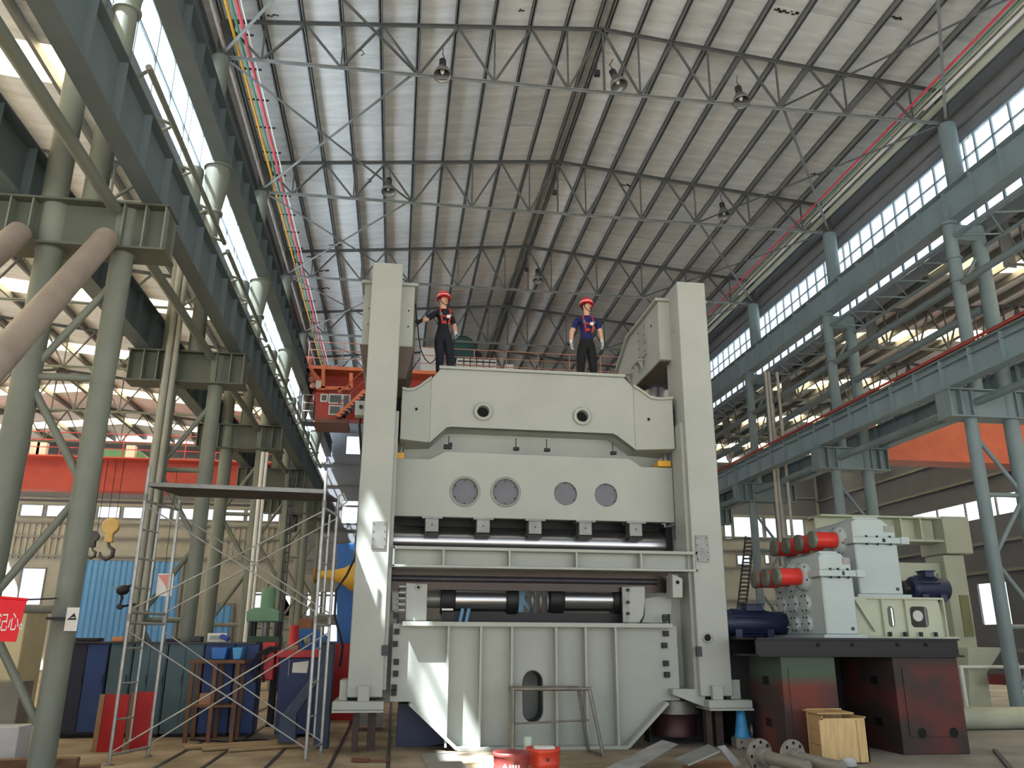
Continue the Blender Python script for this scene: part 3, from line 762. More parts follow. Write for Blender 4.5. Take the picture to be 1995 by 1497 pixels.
# wings that turn forward to the columns
for k in (0, 1):
    xa, xb = (L_, -.05) if k == 0 else (R_, 4.72)
    ya, yb = YSL, YSL - .32
    def W_(x): return ya + (yb - ya) * (x - xa) / (xb - xa)
    top = [(xa, 5.97 if k == 0 else 5.99)]
    for u, v, yy in (((826, 750, 13.85), (816, 758, 13.8), (806, 762.5, 13.74), (794, 763.5, 13.68)) if k == 0 else ((1250, 763, 13.8), (1266, 776, 13.75), (1278, 779, 13.7), (1292, 780, 13.66))):
        top.append(xz(u, v, yy))
    top.append((xb, top[-1][1]))
    pts = [(xa, 4.82)] + [(xb, 4.79)] + [(x, z) for x, z in top[::-1]]
    n = len(pts)
    vs = [(x, W_(x), z) for x, z in pts] + [(x, W_(x) + .9, z) for x, z in pts]
    wg = part('crown_wing', MB().add(vs, [tuple(range(n)), tuple(range(n, 2 * n))[::-1]] + [(i, (i + 1) % n, n + (i + 1) % n, n + i) for i in range(n)]), M_PRESS, press, .008)
    rim = MB(); vs = []
    for x, z in top: vs += [(x, W_(x) - .05, z - .005), (x, W_(x) - .05, z + .04), (x, W_(x) + .9, z + .04), (x, W_(x) + .9, z - .005)]
    m_ = len(top)
    rim.add(vs, [(4 * a + b, 4 * a + (b + 1) % 4, 4 * a + 4 + (b + 1) % 4, 4 * a + 4 + b) for a in range(m_ - 1) for b in range(4)] + [(0, 1, 2, 3), (4 * m_ - 4, 4 * m_ - 1, 4 * m_ - 2, 4 * m_ - 3)])
    part('wing_rim', rim, M_PRESS, wg)
    hx = .20 if k == 0 else 4.33
    part('bolt_hole', MB().tube((hx, W_(hx) - .004, 5.36), (hx, W_(hx) - .012, 5.36), .028, n=12), M_DARK, wg)
    xs = (-.13, -.06) if k == 0 else (4.70, 4.79)
    part('guide_slot', MB().box(xs[0], xs[1], YSL - .15, YSL + .4, 4.85, 5.55), M_DARK, wg)
# yellow end blocks and small posts beside them
for k, (u, v) in enumerate(((776, 887), (1297, 903))):
    q = onY(u, v, YSL)
    part('end_block', MB().box(q.x - .14, q.x + .1, YSL, YSL + .3, q.z - .06, q.z + .05), M_YEL, press, .01)
    part('guide_pin', MB().lathe([(.05, -.02), (.05, .16), (.1, .17), (.1, .21)], (q.x + .04, YSL + .12, q.z + .05), (0, 0, 1), 14), M_BARE, press)

# back plate between crown and slide, with pins
part('back_plate', MB().box(.0, 4.7, YSL + .5, YSL + .6, 4.3, 5.4), M_PRESS, press)
for k, (u, v) in enumerate(((874, 872), (1005, 876), (1065, 878), (1194, 884))):
    q = onY(u, v, YSL + .1)
    pn = part('pin', MB().tube((q.x, YSL + .1, q.z - .03), (q.x, YSL + .1, q.z + .2), .009, n=6), M_DSTEEL, press)
    part('pin_base', MB().obox((q.x, YSL + .06, q.z), (.1, .08, .05)) if k else MB().obox((q.x - .02, YSL + .06, q.z), (.14, .08, .07)).obox((q.x + .03, YSL + .06, q.z + .04), (.06, .06, .06)), M_BLACK, pn)

# slide (ram)
sl = xs_([(768, 1005), (1318, 1020), (1306, 908), (1250, 908), (1226, 887), (870, 879), (843, 894), (772, 893)], YSL)
sl = [(-.12, 3.55), (4.76, 3.55), (4.76, 4.52), (4.20, 4.52), (3.98, 4.66), (.74, 4.675), (.47, 4.53), (-.12, 4.53)]
holes = [onY(u, v, YSL) for u, v in ((906, 958), (985, 959), (1102, 962), (1181, 965))]
slide = part('slide_beam', MB().holed(sl, [circ(q.x, q.z, .225 if i_ < 2 else .2, 28) for i_, q in enumerate(holes)], 'xz', YSL, YSL + .12), M_PRESS, press, .008)
part('slide_box', MB().box(-.08, 4.7, YSL + .14, YSL + 1.7, 3.6, 4.5), M_PRESS, press)
M_COVER = mat('cover_disc', (108, 108, 116), .5, .2, .08, 4)
for k, q in enumerate(holes):
    cv = part('round_cover', MB().tube((q.x, YSL + .1, q.z), (q.x, YSL + .05, q.z), .223 if k < 2 else .198, n=28), M_COVER, slide)
    if k < 2:
        part('cover_ring', MB().lathe([(.262, .0), (.262, .012), (.222, .012), (.222, 0)], (q.x, YSL, q.z), (0, -1, 0), 28, True), mat('ring_grey', (150, 150, 144), .5), slide)
    for a in range(6):
        t_ = a * math.pi / 3 + .5
        part('bolt', MB().tube((q.x + .19 * math.cos(t_), YSL + .05, q.z + .19 * math.sin(t_)), (q.x + .19 * math.cos(t_), YSL + .038, q.z + .19 * math.sin(t_)), .013, n=6), M_BLACK, cv)
# hangers under the slide holding the upper roll
for u in (842, 942, 1043, 1141, 1239):
    q = onY(u, 1012, YSL)
    hg = part('roll_hanger', MB().box(q.x - .115, q.x + .115, YSL + .02, YSL + .3, 3.30, 3.56), M_BARE, press, .01)
    part('hanger_cap', MB().box(q.x - .17, q.x + .17, YSL - .02, YSL + .3, 3.52, 3.555), M_BARE, hg)
    part('hanger_shoe', MB().box(q.x - .12, q.x + .12, YSL + .04, YSL + .3, 3.245, 3.29), M_BLACK, hg)
    part('bolt', MB().tube((q.x, YSL + .02, 3.42), (q.x, YSL + .01, 3.42), .014, n=6), M_BLACK, hg)
part('upper_roll', MB().lathe([(.25, -.1), (.25, 4.72)], (0, YSL + .5, 3.20), (1, 0, 0), 40), M_ROLL, press)
part('upper_roll_backing', MB().box(-.1, 4.76, YSL + .62, YSL + .72, 3.0, 3.6), M_BLACK, press)
part('roll_end_bearing', MB().box(4.66, 4.78, YSL + .25, YSL + .6, 3.0, 3.5), M_BLACK, press)

# front table beam (channel with ribs)
a = onY(766, 1062, YF + .1); b = onY(1347, 1082, YF + .1)
TX0, TX1, TZ0, TZ1 = a.x - .0, 4.86, 2.66, 2.985
YT = YF - .02
tb = part('table_beam', MB().box(TX0 + .02, TX1 - .02, YT + .2, YT + .24, TZ0, TZ1), M_PRESS, press)
part('beam_top_flange', MB().box(TX0, TX1, YT, YT + .45, TZ1 - .05, TZ1), M_PRESS, tb, .005)
part('beam_bottom_flange', MB().box(TX0, TX1, YT, YT + .45, TZ0, TZ0 + .04), M_PRESS, tb, .005)
for u in (864, 993, 1124, 1250):
    q = onY(u, 1090, YT)
    part('beam_rib', MB().box(q.x - .015, q.x + .015, YT + .01, YT + .2, TZ0 + .04, TZ1 - .05), M_PRESS, tb)
for x in (TX0, TX1 - .03):
    part('beam_end', MB().box(x, x + .03, YT, YT + .45, TZ0, TZ1), M_PRESS, tb)
# brown plate and dark steel tube under the beam
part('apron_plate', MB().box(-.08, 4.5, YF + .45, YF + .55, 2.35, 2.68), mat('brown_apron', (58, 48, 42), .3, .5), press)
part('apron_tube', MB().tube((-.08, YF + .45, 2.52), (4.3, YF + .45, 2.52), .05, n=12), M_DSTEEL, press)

# lower rolls on dark bearing blocks
def lower_roll(u0, u1, y):
    a = onY(u0, 1165, y); b = onY(u1, 1165, y)
    r = .185; z = a.z - .03
    lr = part('lower_roll', MB().tube((a.x, y, z), (b.x, y, z), r, n=32), M_ROLL, press)
    for x0, x1 in ((a.x - .24, a.x), (b.x, b.x + .2)):
        part('bearing_block', MB().lathe([(.23, 0), (.25, .03), (.25, x1 - x0 - .03), (.23, x1 - x0)], (x0, y, z), (1, 0, 0), 28), M_BLACK, lr)
    return a.x, b.x, z
yl = YF + .75
ax, bx, zl = lower_roll(886, 984, yl)
ax2, bx2, _ = lower_roll(1096, 1190, yl)
part('roll_cradle', MB().box(.8, 4.2, yl - .1, yl + .3, 1.83, 2.02).box(.75, .95, yl - .15, yl + .3, 1.83, 2.2), M_BLACK, press)
part('shaft', MB().lathe([(.14, -.32), (.14, 0)], (ax - .24, yl, zl), (1, 0, 0), 22), M_BARE, press)
part('bright_washer', MB().box(ax - .22, ax - .04, yl - .26, yl - .25, 2.03, 2.06), M_WHITE, press)
for dx in (0, .1):
    part('blue_strut', MB().beam((ax + .07 + dx, yl - .3, 1.84), (ax + .12 + dx, yl - .2, 2.06), .05, .02), mat('light_blue_steel', (112, 160, 190), .5), press)
part('blue_strut', MB().beam((bx + .24, yl + .1, 1.9), (bx + .32, yl + .1, 2.42), .09, .05), mat('light_blue_steel', (112, 160, 190)), press)
part('blue_strut', MB().beam((bx + .55, yl + .1, 1.9), (bx + .24, yl + .1, 2.3), .06, .05), mat('light_blue_steel', (112, 160, 190)), press)
for q in (0, .14, .26):
    part('coupling_ring', MB().lathe([(.2, 0), (.21, .03), (.15, .06)], (bx + .42 + q, yl + .05, zl), (1, 0, 0), 22), M_BARE, press)
# end bearing housings
eb = part('bearing_housing', MB().prism(xs_([(791, 1136), (833, 1138), (831, 1211), (790, 1210)], YF + .35), 'xz', YF + .35, YF + 1.0), M_PRESS, press, .01)
q = onY(815, 1145, YF + .35)
part('grease_eye', MB().lathe([(.05, 0), (.05, .02), (.022, .02), (.022, 0)], (q.x, YF + .35, q.z), (0, -1, 0), 16, True), M_PRESS, eb)
part('bore', MB().tube((q.x, YF + .34, q.z), (q.x, YF + .335, q.z), .03, n=12), M_DARK, eb)
for i in range(5):
    z = onY(785, 1145 + i * 11.5, YF + .35).z
    part('fin', MB().box(onY(777, 1160, YF + .35).x, onY(790, 1160, YF + .35).x, YF + .36, YF + .7, z, z + .03), M_PRESS, eb)
part('side_bracket', MB().prism(xs_([(764, 1154), (777, 1154), (777, 1195), (764, 1190)], YF + .5), 'xz', YF + .5, YF + .6), M_PRESS, eb)
eb2 = part('bearing_housing', MB().prism(xs_([(1224, 1143), (1257, 1143), (1257, 1170), (1254, 1200), (1246, 1214), (1222, 1214)], YF + .35), 'xz', YF + .35, YF + 1.0), M_PRESS, press, .01)
part('clamp_bar', MB().prism(xs_([(1212, 1144), (1224, 1144), (1224, 1213), (1214, 1213)], YF + .33), 'xz', YF + .33, YF + .4), M_BARE, eb2)
for v in (1150, 1174, 1196):
    q = onY(1224, v, YF + .3); part('bolt', MB().tube((q.x, YF + .33, q.z), (q.x, YF + .3, q.z), .03, n=6), M_BLACK, eb2)
part('side_bracket', MB().prism(xs_([(1256, 1167), (1308, 1158), (1308, 1197), (1290, 1197), (1290, 1214), (1250, 1214), (1256, 1200)], YF + .5), 'xz', YF + .5, YF + .6), M_PRESS, eb2)
part('hinge_plate', MB().prism(xs_([(1310, 1119), (1330, 1128), (1330, 1165), (1311, 1165)], YF - .03), 'xz', YF - .03, YF + .3), M_PRESS, press, .006)
q = onY(1320, 1135, YF - .03); part('hinge_bore', MB().tube((q.x, YF - .032, q.z), (q.x, YF - .04, q.z), .03, n=14), M_DARK, press)

# bed: web plate with ribs, flanges and sloping shoulders
YB = YF + .30
BZ1 = onY(1050, 1213, YB).z
bo = [(-.02, .68), (.28, .68), (1.02, .05), (3.60, .05), (4.28, .68), (4.55, .68), (4.55, 1.82), (-.02, 1.82)]
oval = onY(1038, 1357, YB)
ovl = [(oval.x + .15 * math.cos(t), oval.z + (.2 if math.sin(t) > 0 else -.2) + .17 * math.sin(t)) for t in [2 * math.pi * i / 24 for i in range(24)]]
bed = part('bed', MB().holed(bo, [ovl], 'xz', YB, YB + .08), M_PRESS, press)
part('bed_box', MB().prism([(.1, .75), (.35, .75), (1.05, .1), (3.58, .1), (4.2, .75), (4.45, .75), (4.45, 1.75), (.1, 1.75)], 'xz', YB + .6, YB + 2.6), M_PRESS, press)
part('bed_top_flange', MB().box(.12, 4.42, YB - .22, YB + .9, 1.78, 1.85), M_PRESS, bed, .006)
part('bed_bottom_flange', MB().box(1.0, 3.62, YB - .24, YB + .6, 0.0, .05), M_PRESS, bed, .006)
for (p, q) in (((.28, .66), (1.0, .03)), ((4.28, .66), (3.62, .03))):
    part('bed_slope_flange', MB().beam((p[0], YB + .1, p[1]), (q[0], YB + .1, q[1]), .66, .05, (0, 0, 1)), M_PRESS, bed)
for u in (872, 936, 997, 1084, 1142, 1201):
    q = onY(u, 1300, YB - .18)
    zlo = .05
    part('bed_rib', MB().box(q.x - .016, q.x + .016, YB - .2, YB, zlo, 1.78), M_PRESS, bed)
part('oval_liner', MB().holed([(oval.x + .165 * math.cos(t), oval.z + (.2 if math.sin(t) > 0 else -.2) + .185 * math.sin(t)) for t in [2 * math.pi * i / 24 for i in range(24)]], [ovl], 'xz', YB - .001, YB + .4), M_DSTEEL, bed)
for k, (us, vs_) in enumerate((((771, 773, 770, 772, 771, 768, 767), (1200, 1231, 1255, 1290, 1313, 1340, 1350)), ((1295, 1297, 1294, 1297, 1299), (1205, 1235, 1258, 1293, 1315)))):
    for u, v in zip(us, vs_):
        q = onY(u, v, YB - .02)
        part('joint_bolt', MB().obox((q.x, YB - .03, q.z), (.08, .07, .085)), M_BLACK, bed)
# joint plates closing the bed against the columns
for x0, x1 in ((-.14, .06), (4.5, 4.79)):
    part('joint_plate', MB().box(x0, x1, YF + .62, YF + .68, .66, 2.62), M_PRESS, press)
    part('joint_seam', MB().box(x0 + .02 if x0 > 1 else x1 - .02, x0 + .05 if x0 > 1 else x1, YF + .6, YF + .622, .66, 2.62), M_BLACK, press)
# cable hanging behind the tall column
solo('power_cable', MB().path([onY(u, v, YF + .85) for u, v in ((706, 790), (700, 830), (705, 900), (698, 1010), (690, 1090), (676, 1120), (655, 1150), (652, 1200), (668, 1260), (662, 1300))], .02, 6), M_BLACK, 'black power cable hanging down behind the tall press column', 'cable')
# junction box on the column's back edge
q = onY(706, 797, YF + .6)
part('terminal_box', MB().box(q.x - .12, q.x + .1, YF + .5, YF + .7, q.z - .14, q.z + .12), M_PRESS, press, .01)
part('cable_gland', MB().tube((q.x - .02, YF + .5, q.z), (q.x - .02, YF + .44, q.z), .03, n=10), M_BLACK, press)
# drive gear under the bed on the right
q = onY(1320, 1380, YF + .6)
part('drive_drum', MB().lathe([(.36, 0), (.36, .34), (.3, .36)], (q.x, YF + .8, .12), (0, 0, 1), 30), mat('maroon_drum', (70, 44, 46), .45, .3), press)
part('drive_flange', MB().lathe([(.4, .46), (.4, .66)], (q.x, YF + .8, 0), (0, 0, 1), 30), M_BARE, press)
part('drive_flange', MB().box(4.2, 5.4, YF + .9, YF + 1.2, 0, .6), M_BLACK, press)
part('blue_gear_case', MB().prism([(.1, .0), (.55, 0), (.95, .05), (.35, .62), (.12, .62)], 'xz', YF + .7, YF + 1.6), M_NAVY, press)
# ------------------------------------------------------------------ people
def skin_mesh(verts, edges, radii, root, sub=2):
    me = bpy.data.meshes.new('skel'); me.from_pydata([tuple(v) for v in verts], edges, [])
    o = bpy.data.objects.new('skel', me); COL.objects.link(o)
    sk = o.modifiers.new('skin', 'SKIN'); sk.use_smooth_shade = True; sk.branch_smoothing = .6
    sv = me.skin_vertices[0].data
    for i, r in enumerate(radii):
        sv[i].radius = r if isinstance(r, tuple) else (r, r); sv[i].use_root = (i == root)
    ss = o.modifiers.new('sub', 'SUBSURF'); ss.levels = sub; ss.render_levels = sub
    dg = bpy.context.evaluated_depsgraph_get(); dg.update()
    out = bpy.data.meshes.new_from_object(o.evaluated_get(dg))
    bpy.data.objects.remove(o, do_unlink=True); bpy.data.meshes.remove(me)
    for p in out.polygons: p.use_smooth = True
    return out
M_SKIN = mat('skin', (206, 160, 134), .5, 0, .06, 6)
M_NCLOTH = mat('navy_work_cloth', (24, 27, 38), .85, 0, .2, 8, bump=.3, bscale=18)
M_BTEE = mat('navy_blue_tee', (28, 36, 92), .85, 0, .15, 7, bump=.3, bscale=16)
M_BTROU = mat('black_trousers', (20, 20, 24), .85, 0, .2, 8, bump=.3, bscale=18)
M_BOOT = mat('black_boot', (16, 16, 18), .5, 0, .2, 8)
M_HAT = mat('red_helmet_shell', (226, 52, 58), .28, 0, .04, 4)
M_STRAP = mat('red_harness_webbing', (178, 54, 50), .7, 0, .12, 20)
M_GLOVE = mat('white_knit_glove', (206, 208, 206), .9, 0, .08, 30, bump=.4, bscale=120)
M_GLOVEB = mat('black_rubber_glove', (26, 26, 30), .7, 0, .1, 30)
M_HAIR = mat('black_hair', (18, 16, 16), .6, 0, .2, 20)

def glove(parent, wrist, tip_dir, side, palm_n, curl, mm, mtip, held=False):
    """palm with four fingers of unequal length and a thumb leaving the palm's side"""
    d = Vector(tip_dir).normalized(); n = Vector(palm_n); n = (n - d * n.dot(d)).normalized(); s = d.cross(n).normalized() * side
    w = Vector(wrist)
    mb = MB()
    def ring(c, a, b): return [c + s * (a * math.cos(t)) + n * (b * math.sin(t)) for t in [2 * math.pi * i / 12 for i in range(12)]]
    rows = [(0, .029, .022), (.03, .036, .02), (.065, .044, .018), (.095, .043, .016), (.105, .036, .012)]
    vs = []
    for h, a, b in rows: vs += ring(w + d * h, a, b)
    fs = [(k * 12 + i, k * 12 + (i + 1) % 12, (k + 1) * 12 + (i + 1) % 12, (k + 1) * 12 + i) for k in range(len(rows) - 1) for i in range(12)]
    mb.add(vs, fs + [tuple(range(12))[::-1], tuple(range(48, 60))], True)
    part('palm', mb, mm, parent)
    for k, (off, ln) in enumerate(((.032, .072), (.011, .082), (-.011, .077), (-.032, .06))):
        pts = [w + d * .088 + s * off]
        a = curl * .35
        dd = d.copy()
        for seg in (.42, .32, .26):
            dd = (d * math.cos(a) + n * math.sin(a)).normalized()
            pts.append(pts[-1] + dd * (ln * seg)); a += curl
        part('finger', MB().path(pts, [.0098, .0095, .009, .0065], 8), mtip, parent)
    tp = [w + d * .028 + s * .03, w + d * .055 + s * .056 + n * .008, w + d * .082 + s * .062 + n * .024, w + d * .1 + s * .056 + n * .036]
    part('thumb', MB().path(tp, [.013, .0115, .0105, .007], 8), mtip, parent)

def person(label, base, J, cols, look, sleeves, gl, bulk=1.0):
    """J: joints in world metres; look: facing direction of the face"""
    t = thing('person', label, 'person', base)
    V = []; E = []; Rr = []
    def v(p, r, link=None):
        V.append(Vector(p)); Rr.append(r); i = len(V) - 1
        if link is not None: E.append((link, i))
        return i
    pel = v(J['pelvis'], (.17, .125))
    wst = v(J['waist'], (.15 * bulk, .11 * bulk), pel)
    chs = v(J['chest'], (.175 * bulk, .12 * bulk), wst)
    upc = v(J['upchest'], (.14, .10), chs)
    nck = v(J['neck'], .058, upc)
    hd0 = v(J['jaw'], (.062, .068), nck)
    hd1 = v(J['head'], (.078, .092), hd0)
    hd2 = v(J['crown'], (.05, .06), hd1)
    for s in 'RL':
        a = v(J['sh' + s], .072, upc)
        b = v(J['el' + s], .05, a); m_ = v((Vector(J['el' + s]) * .6 + Vector(J['wr' + s]) * .4), .045, b); c = v(J['wr' + s], .032, m_)
        h = v(J['hip' + s], .118, pel); th = v(Vector(J['hip' + s]) * .5 + Vector(J['kn' + s]) * .5, .108, h)
        k = v(J['kn' + s], .085, th); cf = v(Vector(J['kn' + s]) * .6 + Vector(J['an' + s]) * .4, .083, k); an = v(J['an' + s], .066, cf)
        toe = v(Vector(J['an' + s]) + Vector((J['toe'][0] * .12, J['toe'][1] * .12, -.05)), .045, an)
        v(Vector(J['an' + s]) + Vector((J['toe'][0] * .2, J['toe'][1] * .2, -.065)), .035, toe)
    me = skin_mesh(V, E, Rr, pel)
    for mm in cols: me.materials.append(mm)          # 0 skin 1 shirt 2 trousers 3 boot
    nk = Vector(J['neck']).z; ws = (Vector(J['pelvis']).z + Vector(J['waist']).z) / 2
    for p in me.polygons:
        c = p.center
        arm = None
        for s in 'RL':
            sh, el, wr = Vector(J['sh' + s]), Vector(J['el' + s]), Vector(J['wr' + s])
            du = (c - sh).length; 
            tt = (c - el).dot((wr - el).normalized())
            line = (c - (el + (wr - el).normalized() * max(0, min(tt, (wr - el).length)))).length
            tu = (c - sh).dot((el - sh).normalized()) / (el - sh).length
            lineu = (c - (sh + (el - sh) * max(0, min(1, tu)))).length
            if min(line, lineu) < .09 and c.z > ws - .35:
                f = tu if lineu < line else 1 + tt / (wr - el).length
                if abs(c.x - Vector(J['chest']).x) > .17: arm = f
        if c.z < J['anR'][2] + .06: p.material_index = 3
        elif arm is not None and arm > sleeves: p.material_index = 0
        elif c.z > nk - .015 and abs(c.x - Vector(J['neck']).x) < .16: p.material_index = 0
        elif c.z < ws and arm is None: p.material_index = 2
        else: p.material_index = 1
    part('body', me, None, t)
    # head dressing: f forward, r right, u up
    f = Vector(look).normalized(); u = (Vector(J['crown']) - Vector(J['jaw'])).normalized(); f = (f - u * f.dot(u)).normalized(); r = f.cross(u)
    H = Vector(J['head'])
    def hp(a, b, c): return H + f * a + r * b + u * c
    # face: nose, brow, eyes, mouth, ears
    part('nose', MB().lathe([(.012, 0), (.016, .018), (.011, .04), (.004, .05)], hp(.1, 0, -.045), u, 8), M_SKIN, t)
    for s in (-1, 1):
        part('eye', MB().lathe([(.002, 0), (.009, .004), (.002, .009)], hp(.083, s * .032, -.002), f, 8), M_DARK, t)
        part('ear', MB().obox(hp(.0, s * .085, -.025), (.02, .035, .06), Matrix((r, f, u)).transposed()), M_SKIN, t, .008)
    part('mouth', MB().obox(hp(.085, 0, -.078), (.045, .012, .01), Matrix((r, f, u)).transposed()), mat('lips', (160, 96, 86), .5), t)
    part('hair', MB().lathe([(.07, -.05), (.08, .0), (.085, .045)], hp(-.032, 0, -.0), u, 16), M_HAIR, t)
    # helmet: shell, ridge, brim, peak, chin strap
    hc = hp(-.005, 0, .04)
    prof = [(.128, 0), (.13, .02), (.124, .06), (.105, .1), (.07, .13), (.03, .142), (.004, .145)]
    hel = part('safety_helmet', MB().lathe(prof, hc, u, 24), M_HAT, t)
    part('helmet_brim', MB().lathe([(.125, 0), (.136, -.004), (.136, .004), (.127, .012)], hc, u, 24), M_HAT, hel)
    part('helmet_peak', MB().add([hc + f * .12 + r * .085, hc + f * .12 - r * .085, hc + f * .158 - r * .045 - u * .015, hc + f * .158 + r * .045 - u * .015, hc + f * .12 + r * .085 + u * .012, hc + f * .12 - r * .085 + u * .012, hc + f * .158 - r * .045 - u * .006, hc + f * .158 + r * .045 - u * .006],
         [(0, 1, 2, 3), (7, 6, 5, 4), (0, 4, 5, 1), (1, 5, 6, 2), (2, 6, 7, 3), (3, 7, 4, 0)]), M_HAT, hel)
    part('helmet_ridge', MB().path([hc + f * .118 + u * .06, hc + f * .075 + u * .125, hc + u * .152, hc - f * .075 + u * .125, hc - f * .118 + u * .06], .012, 6), M_HAT, hel)
    part('helmet_band', MB().lathe([(.1305, .03), (.131, .038), (.129, .044)], hc, u, 24), M_WHITE, hel)
    for s in (-1, 1):
        part('chin_strap', MB().path([hc + r * s * .11 + f * .03, hp(.03, s * .092, -.04), hp(.05, s * .06, -.1), hp(.06, 0, -.125)], .008, 5), M_BLACK, hel)
    # harness: shoulder straps, chest strap, waist strap, back strap
    ch, uc, pv = Vector(J['chest']), Vector(J['upchest']), Vector(J['pelvis'])
    bf = Vector(J['face']).normalized(); br = bf.cross(Vector((0, 0, 1)))
    def cp(a, b, z): return Vector((ch.x, ch.y, 0)) + bf * a + br * b + Vector((0, 0, z))
    hs = None
    for s in (-1, 1):
        pts = [cp(-.02, s * .085, uc.z + .1), cp(.075, s * .095, uc.z + .04), cp(.132 * bulk, s * .095, ch.z + .02), cp(.137 * bulk, s * .07, ch.z - .12), cp(.125 * bulk, s * .06, (ch.z + pv.z) / 2)]
        mb = MB()
        for p, q in zip(pts[:-1], pts[1:]): mb.beam(p, q, .03, .01, bf)
        part('harness_strap', mb, M_STRAP, t)
        part('buckle', MB().obox(cp(.143 * bulk, s * .095, ch.z + .0), (.05, .016, .05)), M_BARE, t)
    part('harness_chest_strap', MB().beam(cp(.142 * bulk, -.1, ch.z - .03), cp(.142 * bulk, .1, ch.z - .03), .01, .032, (0, 0, 1)), M_STRAP, t)
    part('chest_buckle', MB().obox(cp(.15 * bulk, -.05, ch.z - .03), (.06, .02, .06)), M_WHITE, t)
    part('lanyard_pouch', MB().obox(cp(.15 * bulk, .03, ch.z - .16), (.09, .04, .06)), M_STRAP, t, .01)
    for s, (wr, dr, pn, curl, mm, mt) in zip('RL', gl):
        g = part('glove_cuff', MB().tube(Vector(wr) - Vector(dr).normalized() * .05, Vector(wr) + Vector(dr).normalized() * .01, .036, .033, n=12), mm, t)
        glove(g, wr, dr, 1 if s == 'R' else -1, pn, curl, mm, mt)
    return t
ZTOP = 6.21
def joints(pix, y, lean):
    """pix: joint -> pixel; every joint lies near the plane y, moved by lean"""
    return {k: onY(u, v, y + lean.get(k, 0)) for k, (u, v) in pix.items()}
# man with the cord by the tall column
y1 = 14.55
J = joints({'pelvis': (863, 655), 'waist': (863.5, 641), 'chest': (864, 619), 'upchest': (863, 608), 'neck': (862.5, 602), 'jaw': (864.5, 594.5), 'head': (864.8, 585.5), 'crown': (864.6, 577),
            'shR': (849, 610.5), 'elR': (831.5, 622.5), 'wrR': (819, 626), 'shL': (877.5, 612.5), 'elL': (885, 634), 'wrL': (888, 652),
            'hipR': (854.5, 660), 'hipL': (871.5, 660), 'knR': (857, 692), 'knL': (877, 692)}, y1, {'head': -.02, 'jaw': -.03, 'wrL': -.1, 'elL': .02, 'elR': -.08, 'wrR': -.16})
for s, dx in (('R', .0), ('L', .02)):
    k = J['kn' + s]; J['an' + s] = Vector((k.x + dx, y1 + .02, ZTOP + .1))
J['toe'] = (.45, -.9); J['face'] = Vector((.25, -1, 0))
m1 = person('worker in red helmet and dark overalls holding a cord beside the tall column', (J['pelvis'].x, y1, ZTOP), J, (M_SKIN, M_NCLOTH, M_NCLOTH, M_BOOT), (.45, -.85, -.2), .95,
       [(J['wrR'], (J['wrR'] - J['elR']) + Vector((0, 0, -.03)), (0, -1, -.2), 1.0, M_GLOVEB, M_GLOVEB), (J['wrL'], (.1, -.2, -1), (-1, -.3, 0), .5, M_GLOVE, M_GLOVEB)], 1.08)
solo('held_cord', MB().path([onY(u, v, y1 - .2) for u, v in ((809.5, 592), (811, 612), (813.5, 628), (815, 650), (819, 680), (828, 700), (838, 708.5), (846, 703), (850, 695))], .011, 6), M_BLACK, 'black cord dangling from the gloved hand of the worker beside the tall column', 'cord')
# man in the blue tee
y2 = 14.45
J = joints({'pelvis': (1142, 672), 'waist': (1142, 657), 'chest': (1142, 634), 'upchest': (1142, 622.5), 'neck': (1142.5, 615), 'jaw': (1143.5, 607), 'head': (1143, 598), 'crown': (1142.4, 589),
            'shR': (1124, 624.5), 'elR': (1114, 648), 'wrR': (1112.5, 668), 'shL': (1161, 625.5), 'elL': (1170, 649), 'wrL': (1173, 667),
            'hipR': (1133.5, 678), 'hipL': (1151, 678), 'knR': (1132, 709), 'knL': (1155, 709)}, y2, {'head': -.02, 'jaw': -.03, 'wrL': -.08, 'wrR': -.08})
for s, dx in (('R', -.01), ('L', .02)):
    k = J['kn' + s]; J['an' + s] = Vector((k.x + dx, y2 + .02, ZTOP + .1))
J['toe'] = (.15, -1); J['face'] = Vector((.12, -1, 0))
m2 = person('worker in red helmet, blue tee and red harness standing with white gloves', (J['pelvis'].x, y2, ZTOP), J, (M_SKIN, M_BTEE, M_BTROU, M_BOOT), (.55, -.8, -.12), .72,
       [(J['wrR'], (0, -.15, -1), (1, -.2, 0), .6, M_GLOVE, M_GLOVE), (J['wrL'], (.05, -.15, -1), (-1, -.2, 0), .6, M_GLOVE, M_GLOVE)], 1.14)
# ------------------------------------------------------------------ orange overhead crane across the main hall
YK = 34.0
M_SALMON = mat('crane_orange_light', (236, 132, 92), .5, 0, .08, 2)
crane = thing('overhead_crane', 'orange overhead crane spanning the hall behind the press with driver cab', 'crane', (XC, YK, 12.3))
def rail_fence(t, pts, h, mm, r=.02, n=3):
    """posts and rails along a polyline of (x, y, z)"""
    pts = [Vector(p) for p in pts]
    for a, b in zip(pts[:-1], pts[1:]):
        k = max(1, int((b - a).length / 1.3))
        for j in range(1, n + 1):
            part('hand_rail', MB().tube(a + Vector((0, 0, h * j / n)), b + Vector((0, 0, h * j / n)), r, n=6), mm, t)
        for i in range(k + 1):
            p = a + (b - a) * (i / k)
            part('rail_post', MB().tube(p, p + Vector((0, 0, h)), r * 1.1, n=6), mm, t)
for y0 in (YK, YK + 2.6):
    part('main_girder', MB().box(-3.85, 12.75, y0, y0 + .7, 11.0, 12.33), M_RED, crane, .02)
    part('girder_flange', MB().box(-3.6, 12.7, y0 - .06, y0 + .76, 12.33, 12.37), M_ORANGE, crane)
